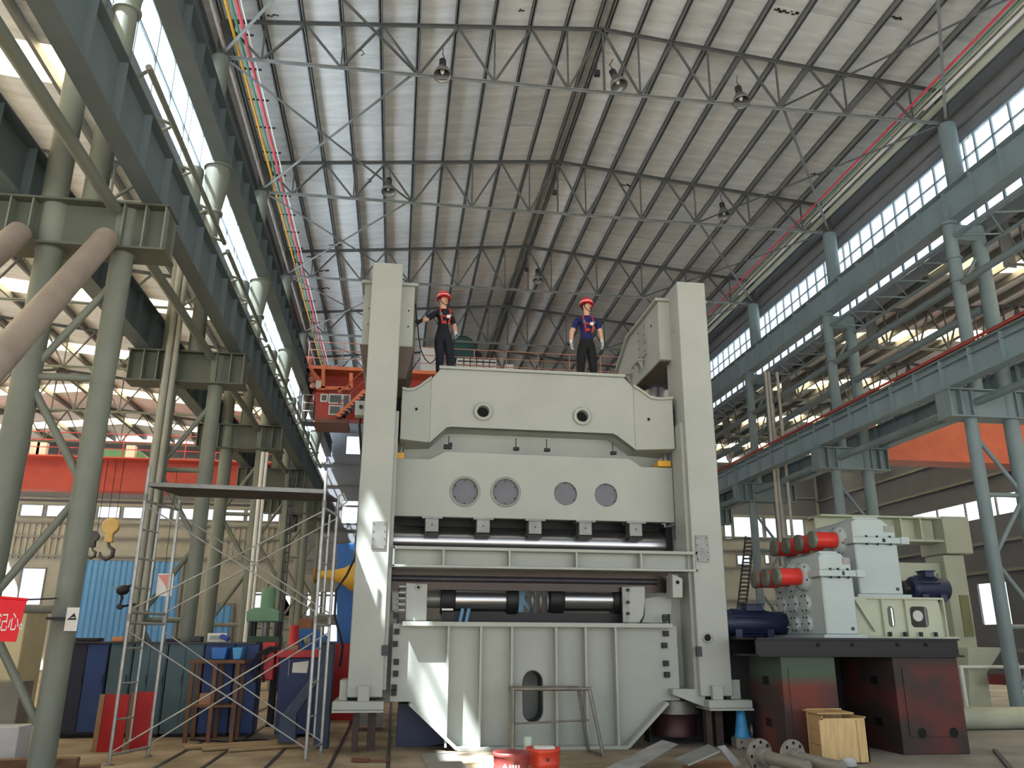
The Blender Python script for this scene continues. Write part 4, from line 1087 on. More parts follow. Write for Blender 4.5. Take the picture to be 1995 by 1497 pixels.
for x in (-4.13, 13.05):
    part('end_carriage', MB().box(x - .25, x + .25, YK - .9, YK + 4.2, 12.36, 12.75), M_ORANGE, crane, .02)
    for y in (YK - .5, YK + 3.8):
        part('wheel', MB().tube((x - .08, y, 12.53), (x + .08, y, 12.53), .2, n=16), M_DSTEEL, crane)
wk = part('walkway', MB().box(-4.2, 12.6, YK - 1.1, YK, 12.2, 12.25), M_ORANGE, crane)
part('walkway_edge', MB().box(-4.2, 12.6, YK - 1.14, YK - 1.08, 12.14, 12.28), M_SALMON, wk)
rail_fence(crane, [(-4.0, YK - 1.1, 12.27), (12.4, YK - 1.1, 12.27)], 1.05, mat('faded_rail_paint', (206, 150, 128), .6))
# carrier frame at the cab end
for a, b in (((684, 728), (684, 757)), ((618, 757), (684, 757)), ((602, 712), (626, 757)), ((630, 712), (630, 757)), ((662, 757), (662, 790))):
    part('cab_hanger', MB().beam(onY(*a, YK - 1.1), onY(*b, YK - 1.1), .14, .14), M_SALMON, crane)
part('buffer', MB().tube(onY(606, 728, YK - 1.0), onY(626, 750, YK - 1.0), .16, n=12), M_SALMON, crane)
part('lamp_red', MB().lathe([(.05, 0), (.16, .04), (.16, .24), (.06, .32)], onY(591, 698, YK - 1.0), (0, 0, -1), 14), mat('signal_red', (236, 40, 66), .4), crane)
for u, v in ((606, 741), (609, 752), (616, 778)):
    p = onY(u, v, YK - 1.0); part('buffer_lamp', MB().lathe([(.05, 0), (.12, .05), (.12, .14), (.04, .2)], p, (0, -1, 0), 12), mat('faded_pink', (228, 168, 160), .5), crane)
a = onY(616, 743, YK - 1.1); part('switch_box', MB().box(a.x, a.x + .22, YK - 1.2, YK - 1.0, a.z - .3, a.z), M_WHITE, crane)
# driver cab
c0 = onY(617, 764, YK - 1.3); c1 = onY(664, 818, YK - 1.3)
cab = part('cab', MB().box(c0.x, c1.x, YK - 1.3, YK + .3, c1.z, c0.z), M_RED, crane, .02)
part('cab_floor', MB().box(c0.x - .05, c1.x + .3, YK - 1.4, YK + .3, c1.z - .16, c1.z), mat('cab_floor_paint', (128, 90, 80), .6), cab)
for (u0, v0, u1, v1) in ((625, 768, 638, 784), (641, 768, 667, 788), (641, 790, 664, 810), (668, 769, 681, 806)):
    p = onY(u0, v0, YK - 1.31); q = onY(u1, v1, YK - 1.31)
    wf = part('cab_window', MB().box(p.x, q.x, YK - 1.36, YK - 1.29, q.z, p.z), M_WHITE, cab)
    part('cab_pane', MB().box(p.x + .05, q.x - .05, YK - 1.37, YK - 1.355, q.z + .05, p.z - .05), mat('dark_pane', (110, 116, 116), .2), wf)
# stair from the cab up to the girder
s0 = onY(657, 812, YK - 1.5); s1 = onY(712, 762, YK - 1.5)
st = part('stair_stringer', MB().beam(s0, s1, .06, .2), M_SALMON, crane)
for i in range(9):
    p = s0 + (s1 - s0) * (i + .5) / 9
    part('stair_tread', MB().obox(p + Vector((.04, .2, -.1)), (.2, .5, .05)), M_DSTEEL, st)
for k in range(2):
    o = Vector((0, 0, .5 + .5 * k)); part('stair_rail', MB().tube(s0 + o, s1 + o, .02, n=6), M_ORANGE, st)
# trolley, winch drum and control boxes on the bridge
tr = part('trolley', MB().box(1.0, 4.2, YK + .1, YK + 3.2, 12.38, 12.75), M_RED, crane)
q = onY(900, 684, YK + 1.2)
part('winch_drum', MB().lathe([(.5, -.5), (.62, -.45), (.62, .45), (.5, .5)], (q.x, YK + 1.2, q.z - .05), (0, 1, 0), 22), mat('winch_green', (52, 84, 82), .5), tr)
part('winch_motor', MB().lathe([(.2, 0), (.25, .1), (.25, .7), (.15, .8)], (q.x + .7, YK + 1.2, q.z - .2), (0, 1, 0), 14), M_DSTEEL, tr)
p = onY(836, 688, YK - .2); part('control_cabinet', MB().box(p.x - .35, p.x + .3, YK - .3, YK - .02, 12.25, p.z + .2), M_WHITE, crane)
me = None
for i in range(6):
    p = onY(893 + 12.5 * (i if i else .0) + 4, 708, YK - .4)
    bx = part('resistor_box', MB().box(p.x - .16, p.x + .16, YK - .5, YK - .1, 12.25, 13.12), M_WHITE, crane)
    for z in (12.62, 12.79, 12.96):
        part('vent_slot', MB().box(p.x - .13, p.x + .13, YK - .51, YK - .5, z, z + .06), M_DSTEEL, bx)
p = onY(992, 713, YK - .4); part('panel_box', MB().box(p.x - .2, p.x + .18, YK - .5, YK - .2, 12.25, 12.95), M_WHITE, crane)
# steel access cage at the crane landing beside the high girder
a = onY(592, 790, 33.0); b = onY(612, 822, 33.0)
cg = thing('landing_cage', 'small steel landing cage on the high girder by the crane cab', 'cage', (a.x, 33, b.z))
part('cage_floor', MB().box(a.x, b.x, 32.6, 33.4, b.z - .1, b.z), M_DSTEEL, cg)
rail_fence(cg, [(a.x, 32.6, b.z), (b.x, 32.6, b.z), (b.x, 33.4, b.z)], 1.0, M_STEEL, .025)
for y in (32.7, 33.3):
    part('cage_hanger', MB().beam((-4.2, y, b.z - .05), (-4.2, y, 11.42), .06, .06), M_DSTEEL, cg)

# ------------------------------------------------------------------ red crane in the left bay, hook blocks
YQ = 39.5
cl = thing('overhead_crane', 'red overhead crane across the left side bay with green winch', 'crane', (-14, YQ, 8.0))
part('main_girder', MB().box(-23, -5.6, YQ, YQ + .8, 7.95, 9.45), M_RED, cl, .02)
part('girder_flange', MB().box(-23, -5.5, YQ - .08, YQ + .88, 9.45, 9.52), M_RED, cl)
part('walkway', MB().box(-23, -5.6, YQ - .9, YQ, 9.3, 9.36), M_RED, cl)
rail_fence(cl, [(-22, YQ - .9, 9.36), (-5.8, YQ - .9, 9.36)], 1.05, mat('rail_red', (196, 70, 82), .6))
p = onY(232, 905, YQ + .6)
part('winch', MB().prism([(p.x - 1.1, p.z - .2), (p.x + 1.1, p.z - .2), (p.x + 1.2, p.z + .35), (p.x + .8, p.z + .7), (p.x - .9, p.z + .7), (p.x - 1.2, p.z + .4)], 'xz', YQ + .6, YQ + 1.8), M_GRN, cl, .03)
for u0, v0, u1, v1 in ((196, 894, 226, 935), (226, 898, 240, 935), (137, 905, 150, 935)):
    a = onY(u0, v0, YQ + .2); b = onY(u1, v1, YQ + .2)
    part('control_cabinet', MB().box(a.x, b.x, YQ + .2, YQ + .9, 9.5, a.z), M_WOOD, cl)
for u in (62, 75, 250):
    a = onY(u, 925, YQ - .3); part('resistor_box', MB().box(a.x - .2, a.x + .2, YQ - .5, YQ - .2, 9.36, 10.0), M_WHITE, cl)
for k, (u, v, s, lab) in enumerate(((216, 1026, .84, 'large yellow hook block hanging in the left side bay'), (183, 1046, .55, 'small hook block hanging beside the column in the left side bay'))):
    p = onY(u, v, 39.1)
    h = thing('hook_block', lab, 'hook', (p.x, p.y, p.z - 1.2 * s))
    part('sheave_housing', MB().lathe([(.38 * s, -.14 * s), (.44 * s, -.1 * s), (.44 * s, .1 * s), (.38 * s, .14 * s)], p, (0, 1, 0), 22), mat('hook_yellow', (168, 146, 96), .6) if k == 0 else M_DSTEEL, h)
    part('shank', MB().box(p.x - .2 * s, p.x + .2 * s, p.y - .12, p.y + .12, p.z - .85 * s, p.z - .3 * s), mat('hook_yellow', (168, 146, 96)) if k == 0 else M_DSTEEL, h, .02)
    hk = [(p.x + .0, p.z - .85 * s), (p.x + .05 * s, p.z - 1.05 * s), (p.x + .3 * s, p.z - 1.25 * s), (p.x + .28 * s, p.z - 1.55 * s), (p.x, p.z - 1.72 * s), (p.x - .3 * s, p.z - 1.6 * s), (p.x - .36 * s, p.z - 1.35 * s)]
    part('hook', MB().path([(a, p.y, b) for a, b in hk], [.07 * s, .09 * s, .12 * s, .13 * s, .12 * s, .1 * s, .05 * s], 10), M_DSTEEL, h)
    for dx in (-.2, .2):
        part('rope', MB().tube((p.x + dx * s, p.y, p.z), (p.x + dx * s, p.y, 9.31), .015, n=5), M_BLACK, h)
# orange crane in the right bay
YM = 24.0
cr2 = thing('overhead_crane', 'orange crane girder in the right side bay above the gearboxes', 'crane', (20, YM, 8))
a = onY(1722, 875, YM); b = onY(1985, 900, YM)
part('main_girder', MB().prism([(14.5, 7.55), (15.0, 7.2), (25, 7.2), (25, 8.55), (16.0, 8.55), (14.5, 7.75)], 'xz', YM, YM + .7), M_ORANGE, cr2)
part('girder_flange', MB().box(14.4, 25, YM - .12, YM + .8, 7.12, 7.2), M_ORANGE, cr2)
part('end_carriage', MB().box(14.0, 14.5, YM - 1, YM + 2, 7.85, 8.2), M_ORANGE, cr2)
# ------------------------------------------------------------------ gearboxes on the steel pedestal
YG = 12.25
ZPB, ZPT = 1.40, 1.64
def P(u, v, y=YG): return onY(u, v, y)
xl, xr = 5.35, P(1868, 1260).x
tbl = thing('machine_pedestal', 'dark rust stained steel pedestal with black top frame under the gearboxes', 'pedestal', ((xl + xr) / 2, YG, 0))
part('top_frame', MB().box(xl, xr, YG + .02, YG + .06, ZPB, ZPT).box(xl, xr, YG - .03, YG + 2.6, ZPT - .03, ZPT).box(xl, xr + .03, YG - .06, YG + 2.6, ZPB - .03, ZPB), M_BLACK, tbl)
for u in (1595, 1662, 1750, 1805):
    q = P(u, 1257, YG); part('bolt_hole', MB().tube((q.x, YG + .019, q.z), (q.x, YG + .01, q.z), .03, n=12), M_DARK, tbl)
def patch_mat(name, base, a, b, zc, s):
    m = bpy.data.materials.new(name); m.use_nodes = True
    nt = m.node_tree; N = nt.nodes; L = nt.links; bs = N['Principled BSDF']; bs.inputs['Roughness'].default_value = .75
    tc = N.new('ShaderNodeTexCoord'); nz = N.new('ShaderNodeTexNoise'); nz.inputs['Scale'].default_value = s; nz.inputs['Detail'].default_value = 3; nz.inputs['Roughness'].default_value = .4
    L.new(tc.outputs['Object'], nz.inputs['Vector'])
    r = N.new('ShaderNodeValToRGB'); r.color_ramp.elements[0].position = .42; r.color_ramp.elements[1].position = .62
    r.color_ramp.elements[0].color = (*[lin(x) for x in base], 1); r.color_ramp.elements[1].color = (*[lin(x) for x in a], 1)
    L.new(nz.outputs['Fac'], r.inputs[0])
    sx = N.new('ShaderNodeSeparateXYZ'); L.new(tc.outputs['Object'], sx.inputs[0])
    mr = N.new('ShaderNodeMapRange'); mr.inputs[1].default_value = zc - .08; mr.inputs[2].default_value = zc + .08; L.new(sx.outputs['Z'], mr.inputs[0])
    mx = N.new('ShaderNodeMixRGB'); L.new(mr.outputs[0], mx.inputs[0]); L.new(r.outputs[0], mx.inputs[1]); mx.inputs[2].default_value = (*[lin(x) for x in b], 1)
    L.new(mx.outputs[0], bs.inputs['Base Color']); return m
M_PED1 = patch_mat('pedestal_red_green', (66, 52, 50), (112, 54, 46), (72, 86, 72), 1.02, 1.7)
M_PED2 = patch_mat('pedestal_dark_red', (58, 50, 49), (98, 48, 44), (62, 52, 50), 1.25, 1.6)
for k, (u0, u1, mm) in enumerate(((1530, 1637, M_PED1), (1752, 1880, M_PED2))):
    a, b = P(u0, 1380).x, P(u1, 1380).x
    pd = part('pedestal_leg', MB().box(a, b, YG + .02, YG + 2.2, 0, ZPB - .03), mm, tbl, .01)
    part('leg_panel', MB().box(a + .12 * (b - a), b - .12 * (b - a), YG + .005, YG + .02, .25, 1.2), mm, pd)
    for f_, z in (((.62, .3),) if k == 0 else ((.3, .3), (.78, .3))):
        x = a + (b - a) * f_
        part('leg_hole', MB().tube((x, YG + .006, z), (x, YG - .002, z), .07, n=18), M_DARK, pd)
    for z in (.35, .95):
        part('side_hole', MB().box(a - .004, a, YG + .5, YG + .7, z, z + .12), M_DARK, pd)
part('rear_channel', MB().box(5.37, xr, 13.36, 13.4, ZPB, ZPT), M_BLACK, tbl)
part('rear_dark_fill', MB().box(5.42, 6.7, 13.45, 14.4, 0, ZPB - .03), M_BLACK, tbl)  # black box added to stand in for the darkness under the frame
part('pedestal_back', MB().box(xl + .2, xr - .2, YG + 1.6, YG + 2.3, 0, ZPB - .03), M_BLACK, tbl)

def gearbox(label, x0, x1, y0, y1, z0, zs, zt, ncyl, cyl_y0, cyl_dy, cz, clen, crad):
    """x0 is the bolted side that faces the press; zs split flange; zt top"""
    t = thing('gearbox', label, 'gearbox', ((x0 + x1) / 2, y0, z0))
    w = x1 - x0
    lo = part('lower_case', MB().box(x0, x1, y0, y1, z0 + .05, zs), M_GEAR, t, .02)
    part('foot_flange', MB().box(x0 - .08, x1 + .1, y0 - .06, y1 + .05, z0, z0 + .05), M_GEAR, lo)
    part('split_flange', MB().box(x0 - .06, x1 + .09, y0 - .07, y1 + .06, zs, zs + .1), M_GEAR, lo, .008)
    part('flange_ear', MB().box(x1 + .02, x1 + .16, y0 - .1, y0 + .2, zs - .01, zs + .11), M_GEAR, lo, .006)
    up = part('upper_case', MB().prism([(x0, zs + .1), (x1, zs + .1), (x1, zs + .2), (x1 - .3 * w, zt), (x0 + .12 * w, zt), (x0, zt - .06)], 'xz', y0 + .02, y0 + .62 * (y1 - y0)), M_GEAR, t, .015)
    part('rear_case', MB().prism([(x0, zs + .1), (x1, zs + .1), (x1, zs + .2), (x1 - .3 * w, zt - .16), (x0, zt - .2)], 'xz', y0 + .62 * (y1 - y0), y1), M_GEAR, t, .01)
    part('top_cover', MB().add([(x0 + .1 * w, y0 + .1, zt), (x1 - .32 * w, y0 + .1, zt), (x1 - .32 * w, y1 - .05, zt - .15), (x0 + .1 * w, y1 - .05, zt - .15), (x0 + .1 * w, y0 + .1, zt + .035), (x1 - .32 * w, y0 + .1, zt + .035), (x1 - .32 * w, y1 - .05, zt - .115), (x0 + .1 * w, y1 - .05, zt - .115)],
         [(0, 1, 2, 3), (7, 6, 5, 4), (0, 4, 5, 1), (1, 5, 6, 2), (2, 6, 7, 3), (3, 7, 4, 0)]), M_GEAR, up)
    part('sight_window', MB().box(x1 - .26 * w, x1 - .02, y0 - .0, y0 + .015, zs + .2, zs + .3), mat('sight_grey', (150, 150, 146), .5), up)
    for f_ in (.25, .5, .8):
        part('flange_bolt', MB().tube((x0 + w * f_, y0 - .05, zs - .03), (x0 + w * f_, y0 - .05, zs + .13), .022, n=6), M_BLACK, lo)
    part('dip_mark', MB().box(x0 + .6 * w, x0 + .67 * w, y0 - .075, y0 - .069, zs + .02, zs + .08), M_BLACK, lo)
    part('drain_plug', MB().tube((x1 - .1, y0, z0 + .14), (x1 - .1, y0 - .012, z0 + .14), .028, n=12), M_DSTEEL, lo)
    # bearing bosses with bolts on the bolted side, red guards
    n_b = 0
    for r_ in range(ncyl):
        yy = cyl_y0 + cyl_dy * r_
        ca = part('bearing_cap', MB().lathe([(crad * 1.75, 0), (crad * 1.75, .05), (crad * 1.4, .09), (crad * 1.15, .1)], (x0, yy, cz), (-1, 0, 0), 24), M_GEAR, t)
        for a in range(6):
            th = a * math.pi / 3 + .3
            part('bolt', MB().tube((x0 - .05, yy + crad * 1.55 * math.cos(th), cz + crad * 1.55 * math.sin(th)), (x0 - .075, yy + crad * 1.55 * math.cos(th), cz + crad * 1.55 * math.sin(th)), .018, n=6), M_BLACK, ca)
        gu = part('shaft_guard', MB().lathe([(crad, .09), (crad, .12 + clen)], (x0, yy, cz), (-1, 0, 0), 24), M_BRED, t)
        part('guard_cap', MB().lathe([(crad * 1.08, 0), (crad * 1.08, .05), (crad * .8, .055)], (x0 - .12 - clen, yy, cz), (-1, 0, 0), 24), mat('guard_cap_grey', (120, 122, 112), .5, .3), gu)
        for zz, rr in ((cz - .42, .15), (cz - .74, .13)):
            if zz - rr < z0 + .05: continue
            bo = part('boss', MB().lathe([(rr, 0), (rr, .04), (rr * .8, .06)], (x0, yy, zz), (-1, 0, 0), 20), M_GEAR, t)
            for a in range(6):
                th = a * math.pi / 3
                part('bolt', MB().tube((x0 - .05, yy + rr * .86 * math.cos(th), zz + rr * .86 * math.sin(th)), (x0 - .07, yy + rr * .86 * math.cos(th), zz + rr * .86 * math.sin(th)), .014, n=6), M_BLACK, bo)
    return t
gx0, gx1 = P(1606, 1180, 12.5).x, P(1668, 1180, 12.5).x
gearbox('lower pale blue gearbox with three red shaft guards beside the press', gx0, gx1, 12.5, 14.2, ZPT, P(1640, 1118, 12.5).z - .05, P(1610, 1080, 12.7).z, 3, 13.05, .42, P(1580, 1124, 13.0).z, .34, .135)
hx0, hx1 = P(1672, 1120, 13.0).x, P(1756, 1120, 13.0).x
zst = P(1720, 1165, 13.0).z
gearbox('upper pale blue gearbox with four red shaft guards on a cream base', hx0, hx1, 13.0, 15.6, zst, P(1710, 1054, 13.0).z - .05, P(1690, 1014, 13.2).z, 4, 13.45, .5, P(1652, 1053, 13.4).z, .36, .135)
# cream base under the upper gearbox
bs = thing('gearbox_plinth', 'cream welded base with round cornered openings under the upper gearbox', 'base', ((hx0 + hx1) / 2, 12.8, ZPT))
bx0, bx1 = P(1672, 1235, 12.8).x, P(1850, 1235, 12.8).x
def rr_(x0, z0, x1, z1, r=.06):
    o = []
    for cx, cz, a in ((x1 - r, z1 - r, 0), (x0 + r, z1 - r, 90), (x0 + r, z0 + r, 180), (x1 - r, z0 + r, 270)):
        o += [(cx + r * math.cos(math.radians(a + i * 30)), cz + r * math.sin(math.radians(a + i * 30))) for i in range(4)]
    return o
op = []
for (u0, v0, u1, v1) in ((1728, 1181, 1746, 1223), (1772, 1182, 1812, 1223)):
    a = P(u0, v0, 12.85); b = P(u1, v1, 12.85); op.append(rr_(a.x, b.z, b.x, a.z))
part('front_plate', MB().holed([(bx0, ZPT), (bx1, ZPT), (bx1 - .08, zst - .03), (bx0, zst - .03)], op, 'xz', 12.86, 12.9), M_CREAM, bs)
part('top_plate', MB().box(bx0 - .05, bx1 - .02, 12.8, 15.8, zst - .03, zst), M_CREAM, bs)
part('bottom_plate', MB().box(bx0 - .05, bx1 + .12, 12.75, 15.8, ZPT, ZPT + .03), M_CREAM, bs)
for u in (1722, 1768, 1842):
    q = P(u, 1200, 12.8); part('rib', MB().box(q.x - .012, q.x + .012, 12.8, 12.88, ZPT + .03, zst - .03), M_CREAM, bs)
part('corner_gusset', MB().prism([(bx0, zst - .03), (bx0 + .2, zst - .03), (bx0 + .3, ZPT + .1)], 'xz', 12.8, 12.85), M_CREAM, bs)
part('back_plate', MB().box(bx0, bx1 - .1, 14.8, 14.85, ZPT, zst), mat('brown_back', (96, 62, 58), .6), bs)
q = P(1800, 1200, 14.6); part('round_window', MB().tube((q.x, 14.79, q.z), (q.x, 14.78, q.z), .1, n=24), M_WHITE, bs)
for u in (1734, 1763, 1794, 1823):
    q = P(u, 1232, 12.8); part('anchor_bolt', MB().tube((q.x, 12.8, ZPT + .03), (q.x, 12.8, ZPT + .1), .032, n=6), M_BLACK, bs)
def motor(label, x0, x1, y, z, r, flip=False):
    t = thing('electric_motor', label, 'motor', ((x0 + x1) / 2, y, z - r))
    L_ = x1 - x0
    b = part('motor_body', MB().lathe([(r * .8, 0), (r * .98, .04), (r, .08), (r, L_ * .7), (r * .92, L_ * .75), (r * .92, L_ * .95), (r * .7, L_)], (x0, y, z), (1, 0, 0), 24), M_NAVY, t)
    for a in range(16):
        th = a * math.pi / 8
        part('cooling_fin', MB().obox((x0 + L_ * .4, y + (r + .012) * math.cos(th), z + (r + .012) * math.sin(th)), (L_ * .5, .012, .03), Matrix.Rotation(th - math.pi / 2, 3, 'X')), M_NAVY, b)
    part('terminal_box', MB().box(x0 + .35 * L_, x0 + .6 * L_, y - .14, y + .12, z + r - .02, z + r + .09), M_NAVY, t, .01)
    part('terminal_lid', MB().box(x0 + .33 * L_, x0 + .62 * L_, y - .16, y + .14, z + r + .09, z + r + .11), M_NAVY, t)
    part('lifting_eye', MB().path([(x0 + .8 * L_, y + .03 * math.cos(a), z + r + .03 + .03 * math.sin(a)) for a in [i * math.pi / 4 for i in range(9)]], .008, 5), M_BARE, t)
    for xx in (x0 + .15 * L_, x0 + .62 * L_):
        part('motor_foot', MB().box(xx, xx + .12, y - r * .95, y + r * .95, z - r - .03, z - r * .5), M_NAVY, t)
    xs = x0 if flip else x1
    d = -1 if flip else 1
    part('shaft', MB().tube((xs, y, z), (xs + d * .12, y, z), .04, n=12), M_BARE, t)
    part('coupling', MB().tube((xs + d * .08, y, z), (xs + d * .16, y, z), r * .5, n=16), M_BLACK, t)
    return t
ym = 13.95
a = P(1436, 1212, ym); b = P(1548, 1212, ym)
motor('navy electric motor beside the lower gearbox, cut by the press column', a.x - .3, b.x - .14, ym, ZPT + .24, .21)
ym2 = 14.7
a = P(1760, 1143, ym2); b = P(1842, 1143, ym2)
motor('navy electric motor on the cream base behind the upper gearbox', a.x + .12, b.x + .02, ym2, zst + .26, .22, True)

# ------------------------------------------------------------------ a second press frame farther back
Y2 = 17.6
sp = thing('press_frame', 'cream green press frame standing behind the gearboxes', 'press', (P(1870, 1200, Y2).x, Y2, 0))
def Q(u, v, y=Y2): return xz(u, v, y)
cx0, cx1 = P(1848, 1150, Y2).x, P(1888, 1150, Y2).x
part('frame_column', MB().box(cx0, cx1, Y2, Y2 + .7, .9, P(1870, 1082, Y2).z), M_CREAM, sp, .015)
ht = P(1870, 1008, Y2).z; hb = P(1870, 1080, Y2).z
part('frame_head', MB().box(P(1835, 1040, Y2).x, P(1886, 1040, Y2).x, Y2 - .1, Y2 + .9, hb, ht), M_CREAM, sp, .02)
bmx = P(1600, 1030, Y2).x
bb = P(1800, 1052, Y2).z
cbm = part('cross_beam', MB().box(bmx, cx0, Y2 + .25, Y2 + .3, bb, ht - .03), M_CREAM, sp)
part('beam_flange', MB().box(bmx, cx0 + .2, Y2 - .05, Y2 + .6, ht - .06, ht - .02), M_CREAM, cbm)
part('beam_flange', MB().box(bmx, cx0 + .05, Y2 - .05, Y2 + .6, bb - .05, bb), M_CREAM, cbm)
for u in (1700, 1757, 1795):
    x = P(u, 1030, Y2).x; part('beam_rib', MB().box(x - .02, x + .02, Y2, Y2 + .25, bb, ht - .05), M_CREAM, cbm)
part('lower_beam', MB().box(bmx, cx0, Y2 + .2, Y2 + .6, P(1760, 1130, Y2).z, P(1760, 1095, Y2).z), M_CREAM, sp)
part('guide_strip', MB().box(P(1878, 1230, Y2).x, P(1896, 1230, Y2).x, Y2 - .02, Y2, 1.7, 2.6), mat('olive_strip', (128, 130, 92), .6), sp)
part('frame_foot', MB().prism([Q(1868, 1262), Q(1936, 1262), Q(1905, 1310), Q(1915, 1375), Q(1872, 1375)], 'xz', Y2 - .3, Y2 + .9), M_CREAM, sp, .01)
part('foot_gusset', MB().prism([Q(1918, 1270), Q(1938, 1270), Q(1905, 1320), Q(1898, 1318)], 'xz', Y2 - .2, Y2 - .1), mat('olive_gusset', (108, 106, 92), .6), sp)
part('frame_sole', MB().box(P(1860, 1380, Y2).x, P(1930, 1380, Y2).x, Y2 - .4, Y2 + 1.0, 0, .22), M_CREAM, sp)
# cream roll lying on the floor
q0 = onZ(1878, 1398, 0); 
solo('steel_drum_roll', MB().lathe([(.17, 0), (.2, .03), (.2, 1.55), (.17, 1.58)], (10.7, 15.55, .2), (1, .02, 0), 24), M_CREAM, 'cream coated roll lying on the floor beyond the pedestal', 'roll')
# pipe handrail at the frame edge
hr = thing('handrail', 'white pipe handrail beyond the dark pedestal at the frame edge', 'handrail', (13.5, 17.0, 0))
a = P(1868, 1300, 17.0); b = P(1995, 1302, 17.0)
part('top_pipe', MB().tube((a.x, 17.0, a.z), (b.x + 1.5, 17.0, a.z), .035, n=8), M_WHITE, hr)
for x in (a.x + .05, b.x - .15, b.x + 1.2):
    part('post', MB().tube((x, 17.0, 0), (x, 17.0, a.z + (.08 if x > a.x + .2 else 0)), .04, n=8), M_WHITE, hr)
part('sign_plate', MB().prism([xz(1925, 1313, 16.95), xz(1980, 1316, 16.95), xz(1981, 1336, 16.95), xz(1927, 1334, 16.95)], 'xz', 16.93, 16.96), mat('maroon_plate', (120, 52, 52), .6), hr)
# ladder leaning at the far wall
Yl = 33.0
ld = thing('ladder', 'tall dark rung ladder standing beyond the press on the gearbox side', 'ladder', (onY(1445, 1190, Yl).x, Yl, 0))
for (u0, v0), (u1, v1) in (((1453, 1045), (1437, 1187)), ((1468, 1045), (1453, 1187))):
    p, q = onY(u0, v0, Yl), onY(u1, v1, Yl); d = (q - p); e = q + d * (q.z / -d.z if d.z else 0)
    part('rail', MB().beam(p, e, .05, .08), M_DSTEEL, ld)
for i in range(18):
    f_ = i / 18.0
    p = onY(1452 - 16 * f_, 1050 + 140 * f_, Yl - .06); q = onY(1470 - 16 * f_, 1050 + 140 * f_, Yl - .06)
    part('rung', MB().tube(p, q, .04, n=6), M_DSTEEL, ld)
# bundle of pale vertical pipes by the column
for k in range(3):
    solo('riser_pipe', MB().tube(((12.47, 12.585, 12.9)[k], 26.0, 0.0), ((12.47, 12.585, 12.9)[k], 26.0, 10.6), .05, n=10), mat('pale_pipe', (186, 180, 170), .5), f'pale vertical riser pipe, {["left", "middle", "right"][k]} of the three behind the gearboxes', 'pipe', 'riser pipes behind the gearboxes')

# ------------------------------------------------------------------ floor things in front on the right
a = onZ(1582, 1478, 0); b = onZ(1690, 1476, 0)
yc_ = 11.48
x0, x1 = P(1574, 1440, yc_).x, P(1688, 1440, yc_).x; zt_ = P(1630, 1388, yc_).z
z0 = .02
crt = thing('wooden_crate', 'open pine plywood crate in front of the pedestal', 'crate', ((x0 + x1) / 2, yc_, 0))
nx = P(1604, 1440, yc_).x; xq = P(1580, 1440, yc_ + .5).x
xa, xb = P(1606, 1440, yc_).x, P(1675, 1440, yc_).x
part('front_panel', MB().box(nx, xb + .12, yc_, yc_ + .015, z0, zt_ - .08), M_WOOD, crt)
part('front_batten', MB().box(xa - .06, xa + .03, yc_ - .02, yc_, z0, zt_ - .1), M_WOOD, crt)
part('front_batten', MB().box(xb - .03, xb + .03, yc_ - .02, yc_, z0, zt_ - .1), M_WOOD, crt)
for i in range(3):
    h = (zt_ - z0 - .04) / 3
    part('side_board', MB().add([(nx, yc_, z0 + i * h), (nx, yc_, z0 + (i + 1) * h - .01), (xq, yc_ + .5, z0 + (i + 1) * h - .01), (xq, yc_ + .5, z0 + i * h), (nx + .02, yc_, z0 + i * h), (nx + .02, yc_, z0 + (i + 1) * h - .01), (xq + .02, yc_ + .5, z0 + (i + 1) * h - .01), (xq + .02, yc_ + .5, z0 + i * h)],
         [(0, 1, 2, 3), (7, 6, 5, 4), (0, 4, 5, 1), (1, 5, 6, 2), (2, 6, 7, 3), (3, 7, 4, 0)]), mat('plywood_tan', (190, 156, 112), .7, 0, .12, 3), crt)
part('back_panel', MB().box(xq + .02, xb + .1, yc_ + .6, yc_ + .62, z0, zt_), M_WOOD, crt)
part('far_side', MB().box(xb + .1, xb + .12, yc_, yc_ + .6, z0, zt_ - .06), M_WOOD, crt)
part('lid', MB().add([(nx - .04, yc_ + .02, zt_ - .03), (xb - .02, yc_ + .05, zt_ - .03), (xb + .06, yc_ + .62, zt_ - .03), (xq - .02, yc_ + .66, zt_ - .03), (nx - .04, yc_ + .02, zt_ - .01), (xb - .02, yc_ + .05, zt_ - .01), (xb + .06, yc_ + .62, zt_ - .01), (xq - .02, yc_ + .66, zt_ - .01)],
     [(0, 1, 2, 3), (7, 6, 5, 4), (0, 4, 5, 1), (1, 5, 6, 2), (2, 6, 7, 3), (3, 7, 4, 0)]), mat('plywood_tan', (190, 156, 112)), crt)
part('skid', MB().box(xa, xb, yc_ + .05, yc_ + .5, 0, z0), M_WOODD, crt)
solo('plastic_bundle', MB().lathe([(.03, 0), (.1, .02), (.09, .06), (.11, .09), (.05, .12), (.02, .125)], (P(1655, 1490, 11.2).x, 11.2, 0), (0, 0, 1), 12), mat('clear_wrap', (196, 198, 198), .25), 'crumpled clear plastic wrap in front of the wooden crate', 'plastic')
